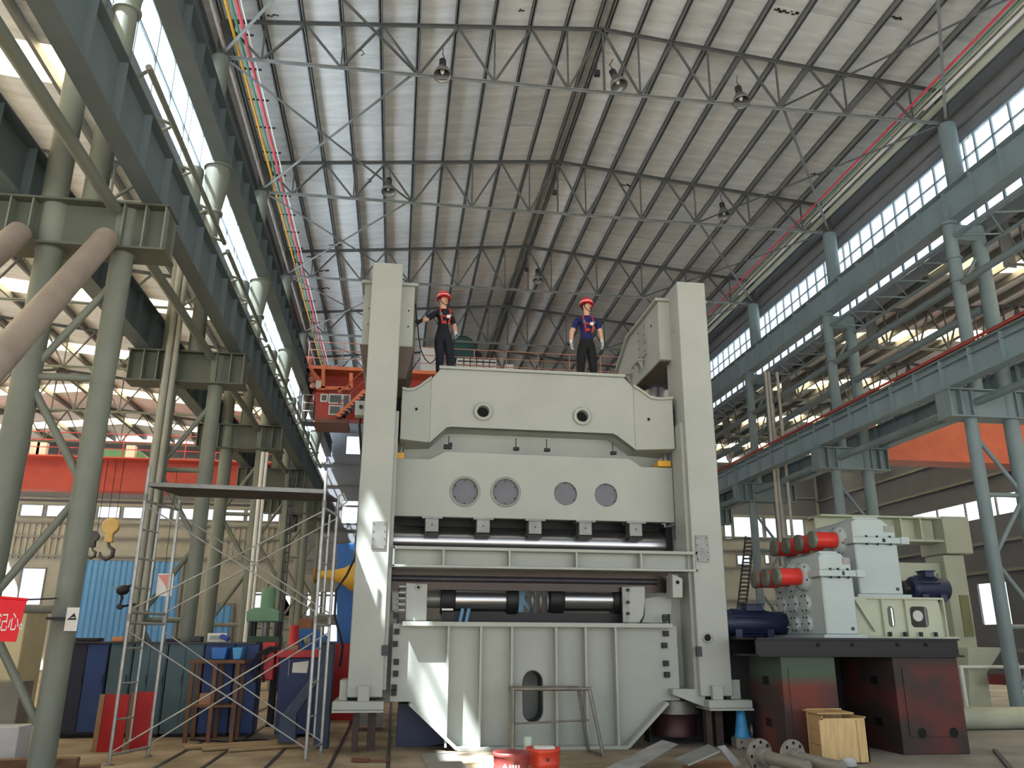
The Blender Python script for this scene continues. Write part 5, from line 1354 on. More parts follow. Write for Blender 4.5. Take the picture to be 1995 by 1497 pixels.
# flanged shafts
for k, (u, v, lab) in enumerate(((1478, 1482, 'flanged steel shaft lying on the floor nearer the press'), (1542, 1486, 'flanged steel shaft lying on the floor nearer the crate'))):
    y = 10.88 - .12 * k
    c = P(u, v, y); r = .2
    c.z = max(c.z, r + .005)
    t = thing('flanged_shaft', lab, 'shaft', (c.x, y, 0), 'flanged shafts on the floor')
    d = Vector((.38, -1, -.06)).normalized()
    fl_ = part('flange', MB().tube(c, c + d * .05, r, n=32), mat('dull_steel', (150, 146, 138), .5, .4), t)
    part('hub', MB().tube(c + d * .05, c + d * .16, r * .55, n=24), mat('dull_steel', (150, 146, 138)), t)
    part('shaft', MB().tube(c + d * .12, c + d * .8, r * .38, n=20), mat('dull_steel', (150, 146, 138)), t)
    D_, A_, B_ = MB.frame(d)
    for i in range(8):
        th = i * math.pi / 4
        p = c + d * .05 + A_ * (.8 * r * math.cos(th)) + B_ * (.8 * r * math.sin(th))
        part('bolt_hole', MB().tube(p, p + d * .004, .022, n=10), M_DARK, fl_)
# blue screw jack on a steel block under the press foot
yj = 13.3
q = P(1449, 1440, yj)
blk = thing('screw_jack', 'light blue screw jack on a drilled steel block under the press foot', 'jack', (q.x, yj, 0))
zb = P(1449, 1437, yj).z
part('block', MB().box(q.x - .16, q.x + .14, yj - .1, yj + .12, 0, zb), mat('dull_steel', (150, 146, 138)), blk, .01)
for dx, dz in ((-.08, -.06), (.08, -.06), (-.06, -.14)): part('block_hole', MB().tube((q.x + dx, yj - .101, zb + dz), (q.x + dx, yj - .108, zb + dz), .015, n=10), M_DARK, blk)
part('jack_body', MB().lathe([(.13, 0), (.11, .05), (.075, .3), (.065, .38), (.04, .4)], (q.x - .02, yj, zb), (0, 0, 1), 18), mat('jack_blue', (66, 150, 206), .45), blk)
part('jack_screw', MB().tube((q.x - .02, yj, zb + .38), (q.x - .02, yj, .57), .035, n=12), M_BARE, blk)
part('jack_wheel', MB().lathe([(.1, 0), (.1, .03), (.07, .03), (.07, 0)], (q.x + .1, yj - .02, zb + .1), (1, -.2, 0), 18, True), M_BARE, blk)
# loose plates
def slab(name, label, pix, z, th, mm, cat='plate', dz=None):
    pts = [onZ(u, v, zz) for (u, v), zz in zip(pix, z)]
    nrm = (pts[1] - pts[0]).cross(pts[2] - pts[1]).normalized()
    if nrm.z < 0: nrm = -nrm
    n = len(pts)
    return solo(name, MB().add(pts + [p - nrm * th for p in pts], [tuple(range(n)), tuple(range(n, 2 * n))[::-1]] + [(i, (i + 1) % n, n + (i + 1) % n, n + i) for i in range(n)]), mm, label, cat)
M_SHT = mat('scuffed_sheet', (176, 176, 180), .4, .5, .25, 3)
slab('steel_sheet', 'long scuffed steel sheet leaning over the floor in front of the bed', [(1180, 1497), (1290, 1442), (1320, 1450), (1225, 1507)], (.05, .28, .28, .05), .012, M_SHT)
slab('steel_tray', 'grey steel cover plate resting on the floor beside the long sheet', [(1313, 1479), (1380, 1450), (1402, 1463), (1340, 1490)], (.2, .34, .34, .2), .02, mat('grey_sheet', (134, 138, 138), .5, .3), 'plate')
slab('timber_board', 'tan board on the floor under the grey cover plate', [(1330, 1484), (1420, 1482), (1430, 1500), (1330, 1502)], (.12, .12, .12, .12), .11, mat('tan_board', (150, 110, 80), .7, 0, .2, 3), 'board')
slab('steel_offcut', 'pale bent steel offcut leaning beside the grey cover plate', [(1398, 1455), (1412, 1452), (1445, 1490), (1432, 1494)], (.36, .36, .12, .12), .02, M_SHT)
slab('concrete_slab', 'grey flat slab on the floor at the foot of the bed', [(820, 1470), (885, 1464), (912, 1500), (838, 1502)], (.04, .04, .04, .04), .04, mat('grey_slab', (140, 138, 132), .8))
slab('rubber_mat', 'pale brown crumpled mat on the floor at the foot of the bed', [(890, 1475), (1000, 1470), (1090, 1482), (1060, 1500), (900, 1500)], (.015,) * 5, .012, mat('pale_mat', (196, 176, 146), .8))
p = onZ(1960, 1478, 0)
solo('steel_rod', MB().beam(onZ(1938, 1462, .02), onZ(1970, 1500, .02), .06, .04), M_DSTEEL, 'dark steel bar lying on the bare floor near the frame corner', 'bar')
# ------------------------------------------------------------------ scaffold tower
sc = thing('scaffold_tower', 'silver tube scaffold tower with plank deck in front of the columns', 'scaffold', (-2.3, 12.8, 0))
cA, cB, cC, cD = (-3.60, 12.3), (-3.34, 13.15), (-1.12, 12.5), (-0.98, 13.3)
ZD = 3.66
def at(c, z): return Vector((c[0], c[1], z))
for c, h in ((cA, 3.93), (cB, 3.6), (cC, 4.0), (cD, 3.75)):
    lg = part('standard_tube', MB().tube(at(c, 0), at(c, h), .024, n=10), M_STEEL, sc)
    for z in (1.85, 3.5):
        part('coupler', MB().lathe([(.034, -.05), (.034, .05)], at(c, z), (0, 0, 1), 10), M_BARE, lg)
    part('base_foot', MB().lathe([(.06, 0), (.06, .012), (.03, .02)], at(c, 0), (0, 0, 1), 12), M_BARE, lg)
for a, b in ((cA, cB), (cC, cD)):
    m_ = ((a[0] * .55 + b[0] * .45), (a[1] * .55 + b[1] * .45))
    part('ladder_tube', MB().tube(at(m_, .25), at(m_, 1.75), .017, n=8), M_STEEL, sc)
    part('ladder_tube', MB().tube(at(m_, 1.95), at(m_, 3.4), .017, n=8), M_STEEL, sc)
    for z in (.55, 1.0, 1.45, 2.25, 2.65, 3.05):
        part('rung', MB().tube(at(a, z), at(m_, z), .014, n=8), M_STEEL, sc)
    for z in (.12, 1.78, 1.92, 3.45):
        part('transom_tube', MB().tube(at(a, z), at(b, z), .02, n=8), M_STEEL, sc)
for z0, z1 in ((.15, 1.68), (1.95, 3.4)):
    for a, b in ((cA, cC), (cB, cD)):
        part('cross_brace', MB().tube(at(a, z0), at(b, z1), .012, n=6), M_STEEL, sc)
        part('cross_brace', MB().tube(at(a, z1), at(b, z0), .012, n=6), M_STEEL, sc)
for i in range(4):
    f0, f1 = i / 4 + .01, (i + 1) / 4 - .01
    P0 = at(cA, ZD).lerp(at(cB, ZD), f0); P1 = at(cA, ZD).lerp(at(cB, ZD), f1); P2 = at(cC, ZD).lerp(at(cD, ZD), f1); P3 = at(cC, ZD).lerp(at(cD, ZD), f0)
    up_ = Vector((0, 0, .04))
    part('deck_plank', MB().add([P0, P1, P2, P3, P0 + up_, P1 + up_, P2 + up_, P3 + up_], [(3, 2, 1, 0), (4, 5, 6, 7), (0, 1, 5, 4), (1, 2, 6, 5), (2, 3, 7, 6), (3, 0, 4, 7)]), mat('dark_plank', (66, 64, 62), .7, .1), sc)
part('deck_edge', MB().beam(at(cA, ZD + .03), at(cC, ZD + .03), .02, .06), M_BARE, sc)
part('deck_edge', MB().beam(at(cB, ZD + .03), at(cD, ZD + .03), .02, .06), M_BARE, sc)
part('brace_hook', MB().path([at(cD, 3.75), at(cD, 3.8) + Vector((.08, 0, 0)), at(cD, 3.67) + Vector((.14, 0, 0)), at(cD, 3.6) + Vector((.06, 0, 0))], .018, 6), M_STEEL, sc)

# ------------------------------------------------------------------ red boards, banner, signs
M_RBOARD = mat('red_board_paint', (172, 24, 28), .5, 0, .14, 3)
def board(label, x0, x1, y, h, lean):
    t = thing('painted_board', label, 'board', ((x0 + x1) / 2, y, 0))
    def B(xa, xb, dy0, dy1, z0, z1):
        vs = [(x, y + dy + lean * z, z) for z in (z0, z1) for dy in (dy0, dy1) for x in (xa, xb)]
        return MB().add(vs, [(0, 2, 3, 1), (4, 5, 7, 6), (0, 1, 5, 4), (2, 6, 7, 3), (0, 4, 6, 2), (1, 3, 7, 5)])
    part('panel', B(x0, x1, 0, .03, 0, h), M_RBOARD, t)
    part('edge_batten', B(x0 - .07, x0, -.015, .05, 0, h), mat('batten', (150, 118, 86), .7, 0, .15, 4), t)
    return t
def X(u, v, y): return onY(u, v, y).x
hb = onY(230, 1352, 13.9).z
board('red painted board with wooden edge leaning behind the scaffold foot', X(192, 1450, 13.75), X(240, 1450, 13.75), 13.7, hb, .05)
board('red painted board nearer the press, leaning behind the scaffold ladder', X(254, 1450, 13.95), X(290, 1450, 13.95), 13.9, hb + .02, .05)
# banner with writing on the near column
yb = 9.6
bn = thing('red_banner', 'red banner with white Chinese writing at the frame edge', 'banner', (X(20, 1200, yb), yb, 1.6))
pts = [xz(-70, 1158, yb), xz(52, 1170, yb), xz(30, 1251, yb), xz(-70, 1249, yb)]
part('cloth', MB().prism(pts, 'xz', yb, yb + .012), mat('red_cloth', (232, 28, 44), .6, 0, .08, 5), bn)
part('top_rod', MB().tube(onY(-75, 1158, yb), onY(54, 1169, yb), .015, n=8), mat('red_cloth', (232, 28, 44)), bn)
part('hanger', MB().tube(onY(50, 1169, yb), (-3.86, 10.37, onY(50, 1160, yb).z), .01, n=6), M_DSTEEL, bn)
fc = bpy.data.curves.new('writing', 'FONT'); fc.body = '记心。'; fc.size = .15; fc.extrude = .002; fc.shear = .12
fo = bpy.data.objects.new('writing', fc); COL.objects.link(fo)
fo.rotation_euler = (math.pi / 2, 0, 0); fo.location = (0, 0, 0)
bpy.context.view_layer.update()
dg = bpy.context.evaluated_depsgraph_get()
fm = bpy.data.meshes.new_from_object(fo.evaluated_get(dg)); bpy.data.objects.remove(fo, do_unlink=True)
wx, wz = xz(-8, 1228, yb)
fm.transform(Matrix.Translation((wx, yb - .004, wz)) @ Matrix.Rotation(math.radians(-4), 4, 'Y') @ Matrix.Rotation(math.pi / 2, 4, 'X') @ Matrix.Diagonal((.72, 1.35, 1, 1)))
part('writing', fm, M_WHITE, bn)
# warning plate on the near column
yp = 10.28
a = onY(132, 1184, yp); b = onY(149, 1230, yp)
pl_ = thing('warning_plate', 'small white plate with dark triangle fixed to the nearest column', 'sign', ((a.x + b.x) / 2, yp, b.z))
part('plate', MB().box(a.x, b.x, yp - .01, yp, b.z, a.z), M_WHITE, pl_)
part('triangle', MB().holed([(a.x + .015, b.z + .12), (b.x - .015, b.z + .12), ((a.x + b.x) / 2 + .02, a.z - .06)], [[(a.x + .04, b.z + .14), (b.x - .03, b.z + .14), ((a.x + b.x) / 2 + .018, a.z - .1)]], 'xz', yp - .013, yp - .0101), M_BLACK, pl_)
part('bracket', MB().box(-3.9, a.x + .02, yp, yp + .1, b.z + .12, b.z + .15), M_DSTEEL, pl_)
yn = 16.3
a = onY(309, 1118, yn); b = onY(334, 1162, yn)
nt_ = thing('notice_board', 'pink and white notice hanging between the scaffold posts', 'sign', ((a.x + b.x) / 2, yn, b.z))
part('sheet', MB().box(a.x, b.x, yn - .02, yn, b.z, a.z), M_WHITE, nt_)
part('pink_field', MB().prism([(a.x, a.z - .03), (b.x - .02, a.z - .01), (b.x - .05, b.z + .03), ((a.x + b.x) / 2, (a.z + b.z) / 2)], 'xz', yn - .024, yn - .0201), mat('notice_pink', (226, 150, 150), .6), nt_)
part('cord', MB().tube((a.x + .1, yn - .01, a.z), (a.x + .1, yn - .01, 4.66), .006, n=5), M_BLACK, nt_)
# black arm lamp on the column
yq = 15.95
lp = thing('arm_lamp', 'small black jointed arm lamp by the blue door', 'lamp', (onY(250, 1180, yq).x, yq, onY(250, 1180, yq).z))
part('arm', MB().path([onY(u, v, yq) for u, v in ((262, 1178), (232, 1183), (238, 1165), (233, 1152), (243, 1145), (260, 1140))], .025, 6), M_BLACK, lp)
part('head', MB().lathe([(.05, 0), (.09, .05), (.09, .15), (.05, .2)], onY(228, 1152, yq), (1, 0, .2), 12), M_BLACK, lp)
part('fan_blade', MB().beam(onY(214, 1141, yq), onY(230, 1150, yq), .06, .015), M_GRN, lp)
part('mount_bar', MB().tube(onY(262, 1178, yq), (X(300, 900, 16.14), 16.08, onY(262, 1178, yq).z), .02, n=8), M_BLACK, lp)
part('joint', MB().lathe([(.05, 0), (.05, .08)], onY(235, 1183, yq), (0, -1, 0), 10), M_BLACK, lp)

# ------------------------------------------------------------------ tool cabinets along the column row
yc1 = 15.45
zc = onY(300, 1251, yc1).z
M_CBLUE = mat('cabinet_blue', (44, 68, 122), .5, 0, .12, 2)
M_CTEAL = mat('cabinet_teal', (72, 96, 106), .5, 0, .12, 2)
M_CDARK = mat('cabinet_dark_blue', (32, 38, 60), .5, 0, .12, 2)
us = [118, 205, 252, 320, 392, 452, 500]
mats = [M_CBLUE, M_CTEAL, M_CTEAL, M_CTEAL, M_CBLUE, M_CBLUE]
labs = ['dark blue steel cabinet nearest the nearest column', 'teal steel cabinet right beside the dark blue cabinet', 'teal steel cabinet behind the scaffold ladder', 'teal steel cabinet behind the red boards', 'blue steel cabinet beside the brown table', 'blue steel cabinet behind the brown table']
for i in range(6):
    x0, x1 = X(us[i], 1330, yc1), X(us[i + 1], 1330, yc1)
    t = thing('tool_cabinet', labs[i], 'cabinet', ((x0 + x1) / 2, yc1, 0), 'steel cabinets along the column row')
    part('cabinet_body', MB().box(x0 + .01, x1 - .01, yc1 + .02, yc1 + .58, .06, zc - .03), M_CDARK if i == 0 else mats[i], t)
    nd = 2 if x1 - x0 > .4 else 1
    for k in range(nd):
        w = (x1 - x0 - .04) / nd
        d_ = part('door', MB().box(x0 + .02 + w * k, x0 + .01 + w * (k + 1), yc1, yc1 + .02, .1, zc - .05), (M_CDARK if k == 0 else M_CBLUE) if i == 0 else mats[i], t)
        part('handle', MB().box(x0 + .04 + w * (k + .8), x0 + .06 + w * (k + .8), yc1 - .02, yc1, zc * .55, zc * .65), M_DSTEEL, d_)
    part('cabinet_plinth', MB().box(x0 + .03, x1 - .03, yc1 + .06, yc1 + .55, 0, .06), M_BLACK, t)
part('cabinet_top', MB().box(X(120, 1250, yc1), X(500, 1250, yc1), yc1 - .06, yc1 + .6, zc - .03, zc), M_DSTEEL)
bpy.data.objects['cabinet_top'].name = 'bench_worktop'
tag(bpy.data.objects['bench_worktop'], 'long dark steel worktop lying over the row of cabinets', 'worktop')
def onbench(name, u0, u1, vt, label, cat, mm, y=yc1 + .15, d=.25, bev=.01):
    a, b = onY(u0, vt, y), onY(u1, vt, y)
    return solo(name, MB().box(a.x, b.x, y, y + d, zc + .001, max(a.z, zc + .03)), mm, label, cat, None, bev)
onbench('steel_tray', 146, 194, 1243, 'dark steel tray at the near end of the worktop', 'tray', M_BLACK)
onbench('cardboard_box', 218, 240, 1241, 'small orange brown box on the worktop', 'box', mat('orange_card', (206, 138, 100), .7))
onbench('hand_tool', 322, 345, 1245, 'black power tool lying on the worktop', 'tool', M_BLACK)
onbench('steel_ring', 372, 392, 1240, 'dark steel ring lying on the worktop by the third column', 'ring', M_DSTEEL)
# white framed monitor
a = onY(405, 1234, yc1 + .3); b = onY(440, 1251, yc1 + .3)
mo = thing('framed_panel', 'white framed panel standing on the worktop', 'panel', ((a.x + b.x) / 2, yc1 + .3, zc))
part('frame', MB().box(a.x, b.x, yc1 + .3, yc1 + .33, zc + .001, a.z), M_WHITE, mo)
part('screen', MB().box(a.x + .04, b.x - .04, yc1 + .29, yc1 + .3, zc + .04, a.z - .04), mat('grey_green_screen', (160, 170, 160), .4), mo)
a = onY(438, 1246, yc1 + .1)
solo('cleaning_rag', MB().obox((a.x, yc1 + .1, zc + .075), (.16, .2, .07), Matrix.Rotation(.4, 3, 'Y')), mat('rag_blue', (74, 88, 170), .9), 'blue white rag on the worktop edge', 'rag', None, .02)
# blue plastic bins in front of the cabinet row
for k, (u0, u1, lab) in enumerate(((415, 444, 'royal blue bin standing on the brown table'), (456, 474, 'light blue bin beside the green press'))):
    y = 15.1; a = onY(u0, 1262, y); b = onY(u1, 1285, y)
    solo('storage_bin', MB().prism([(a.x, a.z), (b.x, a.z), (b.x - .03, b.z), (a.x + .03, b.z)], 'xz', y - .15, y + .2), M_BLUE if k == 0 else mat('light_blue_plastic', (72, 150, 206), .5), lab, 'bin', None, .01)
# brown steel table
yt = 14.95
tz = onY(430, 1286, yt).z
x0, x1 = X(384, 1290, yt), X(470, 1290, yt)
tt = thing('work_table', 'rusty brown steel table with a lower shelf behind the scaffold', 'table', ((x0 + x1) / 2, yt, 0))
M_BRN = mat('rusty_brown', (116, 82, 62), .75, 0, .2, 4)
part('table_top', MB().box(x0 - .05, x1 + .1, yt - .3, yt + .35, tz - .05, tz), M_BRN, tt)
for x in (x0, (x0 + x1) / 2, x1):
    for y in (yt - .25, yt + .3):
        part('leg', MB().box(x - .03, x + .03, y - .03, y + .03, 0, tz - .05), M_BRN, tt)
part('shelf', MB().box(x0, x1, yt - .25, yt + .3, tz * .42, tz * .42 + .03), M_BRN, tt)
solo('wood_offcut', MB().box(x0 + .12, x0 + .3, yt - .1, yt + .1, tz * .42 + .031, tz * .42 + .2), mat('offcut_pink', (176, 132, 108), .8), 'pinkish wood block on the shelf of the brown table', 'block')

# ------------------------------------------------------------------ green workshop press
yg = 17.3
gp = thing('hydraulic_press', 'green four post hydraulic workshop press behind the cabinets', 'press', (X(515, 1220, yg), yg, 0))
def G(u, v): return xz(u, v, yg)
part('head_beam', MB().prism([G(484, 1212), G(484, 1192), G(500, 1185), G(530, 1185), G(547, 1192), G(547, 1212)], 'xz', yg - .25, yg + .35), mat('press_green', (112, 152, 124), .5, 0, .08, 3), gp, .015)
a = onY(520, 1186, yg)
part('cylinder', MB().lathe([(.14, 0), (.14, .36), (.12, .4)], (a.x, yg + .05, a.z), (0, 0, 1), 20), mat('press_green', (112, 152, 124), .5, 0, .08, 3), gp)
part('oil_pipe', MB().path([(a.x - .02, yg + .05, a.z + .4), (a.x - .02, yg + .05, a.z + .46), (a.x + .04, yg + .05, a.z + .48)], .012, 5), M_BLACK, gp)
for u in (491, 541):
    for dy in (-.18, .26):
        q = onY(u, 1230, yg); part('post', MB().tube((q.x, yg + dy, .0), (q.x, yg + dy, a.z - .1), .045, n=12), M_DSTEEL, gp)
q0, q1 = onY(486, 1240, yg), onY(546, 1254, yg)
part('bolster', MB().box(q0.x, q1.x, yg - .25, yg + .35, q1.z, q0.z), mat('dark_green', (70, 92, 76), .6), gp, .01)
part('ram', MB().tube((a.x, yg + .05, a.z - .55), (a.x, yg + .05, a.z - .2), .08, n=14), M_BARE, gp)

# ------------------------------------------------------------------ red hydraulic unit on blue cabinet
yr = 15.3
ru = thing('hydraulic_unit', 'red hydraulic pump unit on a blue cabinet with black hoses', 'machine', (X(580, 1330, yr), yr, 0))
def Rx(u, v): return onY(u, v, yr)
a, b = Rx(546, 1282), Rx(640, 1282)
part('cabinet', MB().box(a.x, b.x, yr, yr + .7, .05, a.z), mat('unit_blue', (40, 58, 104), .5, 0, .12, 3), ru, .01)
part('top_tray', MB().box(a.x - .05, b.x + .05, yr - .05, yr + .75, a.z, a.z + .12), M_RED if False else mat('unit_red', (190, 44, 50), .45, 0, .1, 3), ru, .01)
part('frame_tube', MB().path([Rx(541, 1300), Rx(541, 1272), Rx(620, 1271)], .03, 8), mat('unit_red', (190, 44, 50)), ru)
q = Rx(568, 1256)
part('pump_cylinder', MB().lathe([(.09, 0), (.11, .02), (.1, .1), (.085, .12), (.085, .4), (.06, .42)], (q.x, yr + .25, a.z + .12), (0, 0, 1), 18), mat('unit_red', (190, 44, 50)), ru)
part('pump_base', MB().box(q.x - .12, q.x + .1, yr + .1, yr + .4, a.z + .1, a.z + .2), mat('tan_casting', (150, 130, 110), .6), ru)
q = Rx(523, 1252)
part('side_tank', MB().box(q.x - .1, q.x + .12, yr + .05, yr + .5, .9, q.z), mat('unit_red', (190, 44, 50)), ru, .02)
part('plate', MB().prism([xz(571, 1292, yr - .01), xz(602, 1288, yr - .01), xz(598, 1312, yr - .01), xz(569, 1311, yr - .01)], 'xz', yr - .02, yr - .003), M_WHITE, ru)
part('door_handle', MB().box(Rx(563, 1290).x, Rx(565, 1290).x, yr - .03, yr - .001, Rx(563, 1318).z, Rx(563, 1285).z), M_BARE, ru)
for k in range(3):
    part('hose', MB().path([Rx(548 - 2 * k, 1262 + 2 * k), Rx(525, 1262 + 4 * k), Rx(500 + 9 * k, 1276), Rx(490 + 10 * k, 1300), Rx(498 + 8 * k, 1330)], .022, 6), M_BLACK, ru)
# dark blue steel stand with slanting leg
ys = 13.75
sd = thing('steel_stand', 'dark blue welded stand with a slanting leg beside the scaffold', 'stand', (X(600, 1400, ys), ys, 0))
M_SBLUE = mat('stand_blue', (46, 60, 84), .5, 0, .15, 3)
a, b = onY(624, 1254, ys), onY(652, 1254, ys)
part('post', MB().box(a.x, b.x, ys, ys + .25, 0, a.z), M_SBLUE, sd, .01)
part('slanting_leg', MB().prism([xz(604, 1322, ys), xz(628, 1318, ys), xz(578, 1392, ys), xz(575, 1449, ys), xz(540, 1449, ys), xz(545, 1400, ys)], 'xz', ys + .02, ys + .2), M_SBLUE, sd, .01)
part('top_plate', MB().box(a.x - .1, b.x + .05, ys - .05, ys + .4, a.z, a.z + .03), M_SBLUE, sd)

# ------------------------------------------------------------------ blue machine with yellow cone behind the tall column
yv = 18.6
bm_ = thing('blue_drilling_machine', 'tall bright blue machine with a yellow cone behind the press column', 'machine', (X(670, 1200, yv), yv, 0))
def Vx(u, v): return xz(u, v, yv)
part('machine_column', MB().prism([Vx(656, 1060), Vx(692, 1058), Vx(692, 1400), Vx(658, 1400), Vx(656, 1300)], 'xz', yv, yv + .8), M_BLUE, bm_, .02)
part('machine_base', MB().prism([Vx(640, 1254), Vx(700, 1254), Vx(700, 1405), Vx(640, 1405)], 'xz', yv - .3, yv + 1.0), mat('unit_red', (190, 44, 50)), bm_, .02)
q = onY(640, 1121, yv - .2)
part('yellow_cone', MB().lathe([(.08, -.2), (.1, 0), (.14, .2), (.18, .32), (.3, .5), (.32, .8)], q, (1, 0, -.05), 22), M_YEL, bm_)
q2 = onY(612, 1122, yv - .2)
part('spindle', MB().tube(q2, q, .06, n=12), M_YEL, bm_)
part('chuck_ring', MB().lathe([(.16, 0), (.16, .06), (.09, .06), (.09, 0)], q2, (1, 0, 0), 18, True), mat('bronze', (150, 110, 60), .5, .4), bm_)
a = onY(602, 1240, yv)
part('curved_bed', MB().holed([xz(578, 1262, yv), xz(578, 1236, yv), xz(586, 1226, yv), xz(620, 1226, yv), xz(640, 1240, yv), xz(640, 1262, yv)], [circ(xz(602, 1248, yv)[0], xz(602, 1248, yv)[1], .09, 16)], 'xz', yv - .6, yv - .2), M_BLUE, bm_)
part('bed_foot', MB().box(X(578, 1262, yv), X(640, 1262, yv), yv - .6, yv + .2, 0, xz(600, 1262, yv)[1]), M_BLUE, bm_)
solo('wooden_box', MB().box(X(581, 1215, yv - .6), X(607, 1215, yv - .6), yv - .58, yv - .3, xz(600, 1226, yv)[1] + .001, xz(600, 1206, yv - .6)[1]), mat('orange_wood', (176, 120, 86), .7, 0, .15, 4), 'brown wooden box on the curved blue bed', 'box')

# ------------------------------------------------------------------ risers beside the columns
for k, (u, y, r, lab) in enumerate(((300, 16.14, .065, 'thick pale riser pipe between the two nearest columns'), (314, 16.14, .055, 'thinner pale riser pipe between the two nearest columns'), (511, 22.12, .05, 'white riser pipe by the third column'), (519, 22.12, .04, 'thin white riser pipe by the third column'))):
    x = X(u, 900, y)
    solo('riser_pipe', MB().tube((x, y, 0), (x, y, 9.4 if k < 2 else 6.3), r, n=12), mat('grey_pipe', (150, 150, 140), .5) if k < 2 else M_WHITE, lab, 'pipe')
# ladder between the far columns
yl2 = 27.5
l2 = thing('ladder', 'narrow dark caged ladder between the far columns behind the scaffold', 'ladder', (X(560, 1100, yl2), yl2, 0))
xa, xb = X(553, 1080, yl2), X(562, 1080, yl2)
for x in (xa, xb): part('rail', MB().box(x - .02, x + .02, yl2, yl2 + .05, 0, 6.6), M_DSTEEL, l2)
for i in range(21): part('rung', MB().tube((xa, yl2 + .02, .3 + .3 * i), (xb, yl2 + .02, .3 + .3 * i), .025, n=6), M_DSTEEL, l2)

# ------------------------------------------------------------------ clutter in the near corner
def boxpx(name, label, cat, u0, v0, u1, v1, y, d, mm, z0=None):
    a = onY(u0, v0, y); b = onY(u1, v1, y)
    return solo(name, MB().box(a.x, b.x, y, y + d, b.z if z0 is None else z0, a.z), mm, label, cat, None, .01)
boxpx('storage_crate', 'cream box stacked behind the nearest column', 'crate', -60, 1180, 38, 1282, 13.2, .8, mat('cream_box', (196, 184, 148), .7), 0)
boxpx('steel_trough', 'grey steel trough at the frame edge', 'trough', -50, 1328, 36, 1366, 12.0, .4, mat('grey_trough', (116, 112, 102), .5), 0)
boxpx('plastic_tub', 'white plastic tub on the floor at the frame edge', 'tub', -40, 1417, 32, 1455, 11.6, .4, mat('tub_white', (188, 190, 196), .6), 0)
for k in range(4):
    y = 10.3 + .28 * k
    z = (0, .0, .13, .0)[k]
    x0 = -6.2 + .15 * k
    solo('timber_beam', MB().obox((x0 + 1.3, y, z + .065), (2.1, .2, .13), Matrix.Rotation(.12 * (k - 1), 3, 'Z')), M_WOODD, ['nearest rough timber beam in the corner pile', 'second rough timber beam in the corner pile', 'rough timber beam lying highest in the corner pile', 'farthest rough timber beam in the corner pile'][k], 'timber', 'timber pile in the near corner')
for k, (p, q, r) in enumerate((((-3.0, 13.75), (-1.5, 14.35), .04), ((-2.7, 13.55), (-1.4, 14.15), .035), ((-2.3, 13.42), (-1.35, 13.95), .03))):
    solo('steel_pipe', MB().tube((p[0], p[1], r), (q[0], q[1], r), r, n=10), mat('tan_pipe', (160, 136, 104), .6, .2), f'long pipe lying on the floor behind the scaffold, {["farthest from", "in the middle beside", "nearest to"][k]} the press', 'pipe', 'pipes on the floor behind the scaffold')
solo('floor_cable', MB().path([(-3.2, 15.0, .015), (-2.6, 14.7, .015), (-2.0, 14.9, .015), (-1.7, 14.5, .015), (-2.1, 14.2, .015), (-2.6, 14.35, .015)], .015, 6), M_BLACK, 'black cable looped on the floor behind the scaffold', 'cable')

# ------------------------------------------------------------------ trestle and paint pails in front
yt = 12.6
tr_ = thing('steel_trestle', 'bare steel tube trestle standing in front of the bed opening', 'trestle', (X(1075, 1400, yt), yt, 0))
zt2 = onY(1070, 1343, yt).z
A = onY(1000, 1343, yt); B = onY(1148, 1343, yt)
M_TUBE = mat('worn_tube', (128, 124, 116), .45, .5, .2, 6)
for (x, y) in ((A.x, yt), (A.x + .03, yt + .4), (B.x + .06, yt - .12), (B.x - .04, yt + .38)):
    tx = A.x if x < 2.3 else B.x
    part('leg', MB().tube((x + (0 if x < 2.3 else .1), y, 0), (tx - (.0 if x < 2.3 else (.0 if y < yt else .1)), (yt if y < yt + .2 else yt + .3), zt2), .026, n=10), M_TUBE, tr_)
part('top_bar', MB().tube((A.x - .03, yt, zt2), (B.x + .03, yt, zt2), .028, n=10), M_TUBE, tr_)
part('top_bar', MB().tube((A.x - .03, yt + .3, zt2), (B.x - .1, yt + .3, zt2), .028, n=10), M_TUBE, tr_)
for x in (A.x, B.x - .02): part('end_bar', MB().tube((x, yt, zt2), (x, yt + .3, zt2), .024, n=8), M_TUBE, tr_)
part('stretcher', MB().tube((A.x, yt + .05, zt2 * .48), (B.x, yt + .1, zt2 * .52), .014, n=8), M_TUBE, tr_)
part('foot_bar', MB().tube((B.x + .16, yt - .12, .03), (B.x + .06, yt + .38, .03), .018, n=8), M_TUBE, tr_)
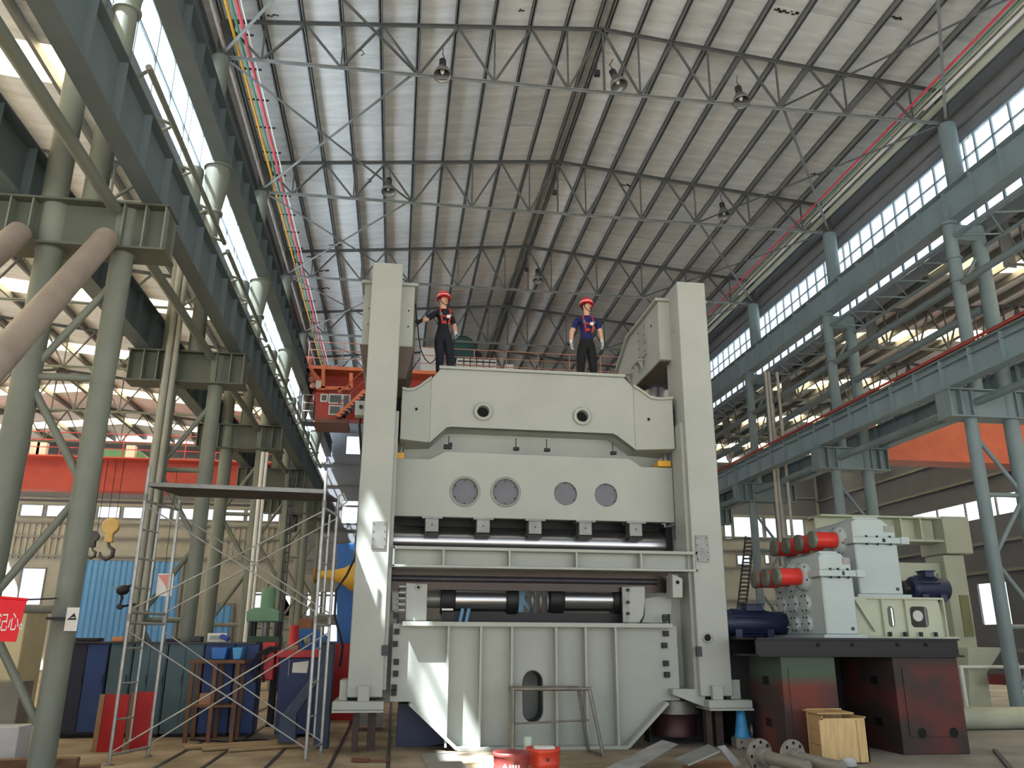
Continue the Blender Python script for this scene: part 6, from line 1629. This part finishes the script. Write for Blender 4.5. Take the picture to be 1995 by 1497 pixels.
def pail(label, u, vt, y, r, mm, mlab, txt):
    c = onY(u, vt, y); h = c.z - .02
    t = thing('paint_pail', label, 'pail', (c.x, y, 0), 'paint pails in front of the bed')
    part('pail_body', MB().lathe([(r * .86, .0), (r * .88, .01), (r * .97, h * .62), (r * 1.01, h * .64), (r * .97, h * .68), (r, h * .9), (r * 1.04, h * .91), (r * 1.04, h), (r * .97, h), (r * .94, h * .9), (r * .85, h * .5), (.01, h * .5)], (c.x, y, 0.005), (0, 0, 1), 30), mm, t)
    part('handle_lug', MB().tube((c.x + .02, y - r * .97, h * .78), (c.x + .02, y - r * 1.03, h * .78), .018, n=10), M_DSTEEL, t)
    if txt:
        lb = MB(); n = 8
        for i in range(n):
            a0 = -math.pi / 2 - .75 + 1.5 * i / n; a1 = a0 + 1.5 / n
            rr = r * 1.0
            lb.add([(c.x + rr * .985 * math.cos(a0), y + rr * .985 * math.sin(a0), h * .2), (c.x + rr * .985 * math.cos(a1), y + rr * .985 * math.sin(a1), h * .2), (c.x + rr * 1.0 * math.cos(a1), y + rr * 1.0 * math.sin(a1), h * .5), (c.x + rr * 1.0 * math.cos(a0), y + rr * 1.0 * math.sin(a0), h * .5)], [(0, 1, 2, 3)])
        part('label_band', lb, mlab, t)
        part('label_triangle', MB().prism([(c.x - .12, h * .68), (c.x - .06, h * .68), (c.x - .09, h * .8)], 'xz', y - r * .985, y - r * .93), M_WHITE, t)
        for i in range(4):
            part('label_stroke', MB().box(c.x - .045 + .03 * i, c.x - .025 + .03 * i, y - r * 1.035, y - r * .95, h * .69, h * .77), mat('label_pink', (226, 176, 176), .6), t)
    else:
        part('brush_tray', MB().box(c.x - .1, c.x + .12, y - .08, y + .08, h * .93, h + .015), M_WHITE, t)
        part('glass_jar', MB().lathe([(.05, 0), (.05, .12), (.04, .14)], (c.x - r * .7, y + r + .06, h * .9), (0, 0, 1), 12), mat('jar_green', (170, 190, 176), .3), t)
pail('maroon paint pail with white triangle and green label in front of the bed', 996, 1462, 9.5, .19, mat('pail_maroon', (132, 62, 62), .4, .1, .12, 4), mat('label_green', (140, 168, 80), .5), True)
pail('orange red paint pail beside the maroon pail in front of the bed', 1058, 1454, 9.75, .185, mat('pail_red', (206, 70, 52), .4, .1, .08, 4), M_WHITE, False)
p = onY(700, 1470, 12.0)
solo('paint_brush', MB().beam((p.x - .1, 12.3, .03), (p.x + .12, 12.25, .03), .1, .04).beam((p.x + .12, 12.25, .025), (p.x + .4, 12.2, .025), .05, .02), mat('brush_brown', (110, 70, 56), .7), 'wide brown brush lying on the floor under the press foot', 'brush')
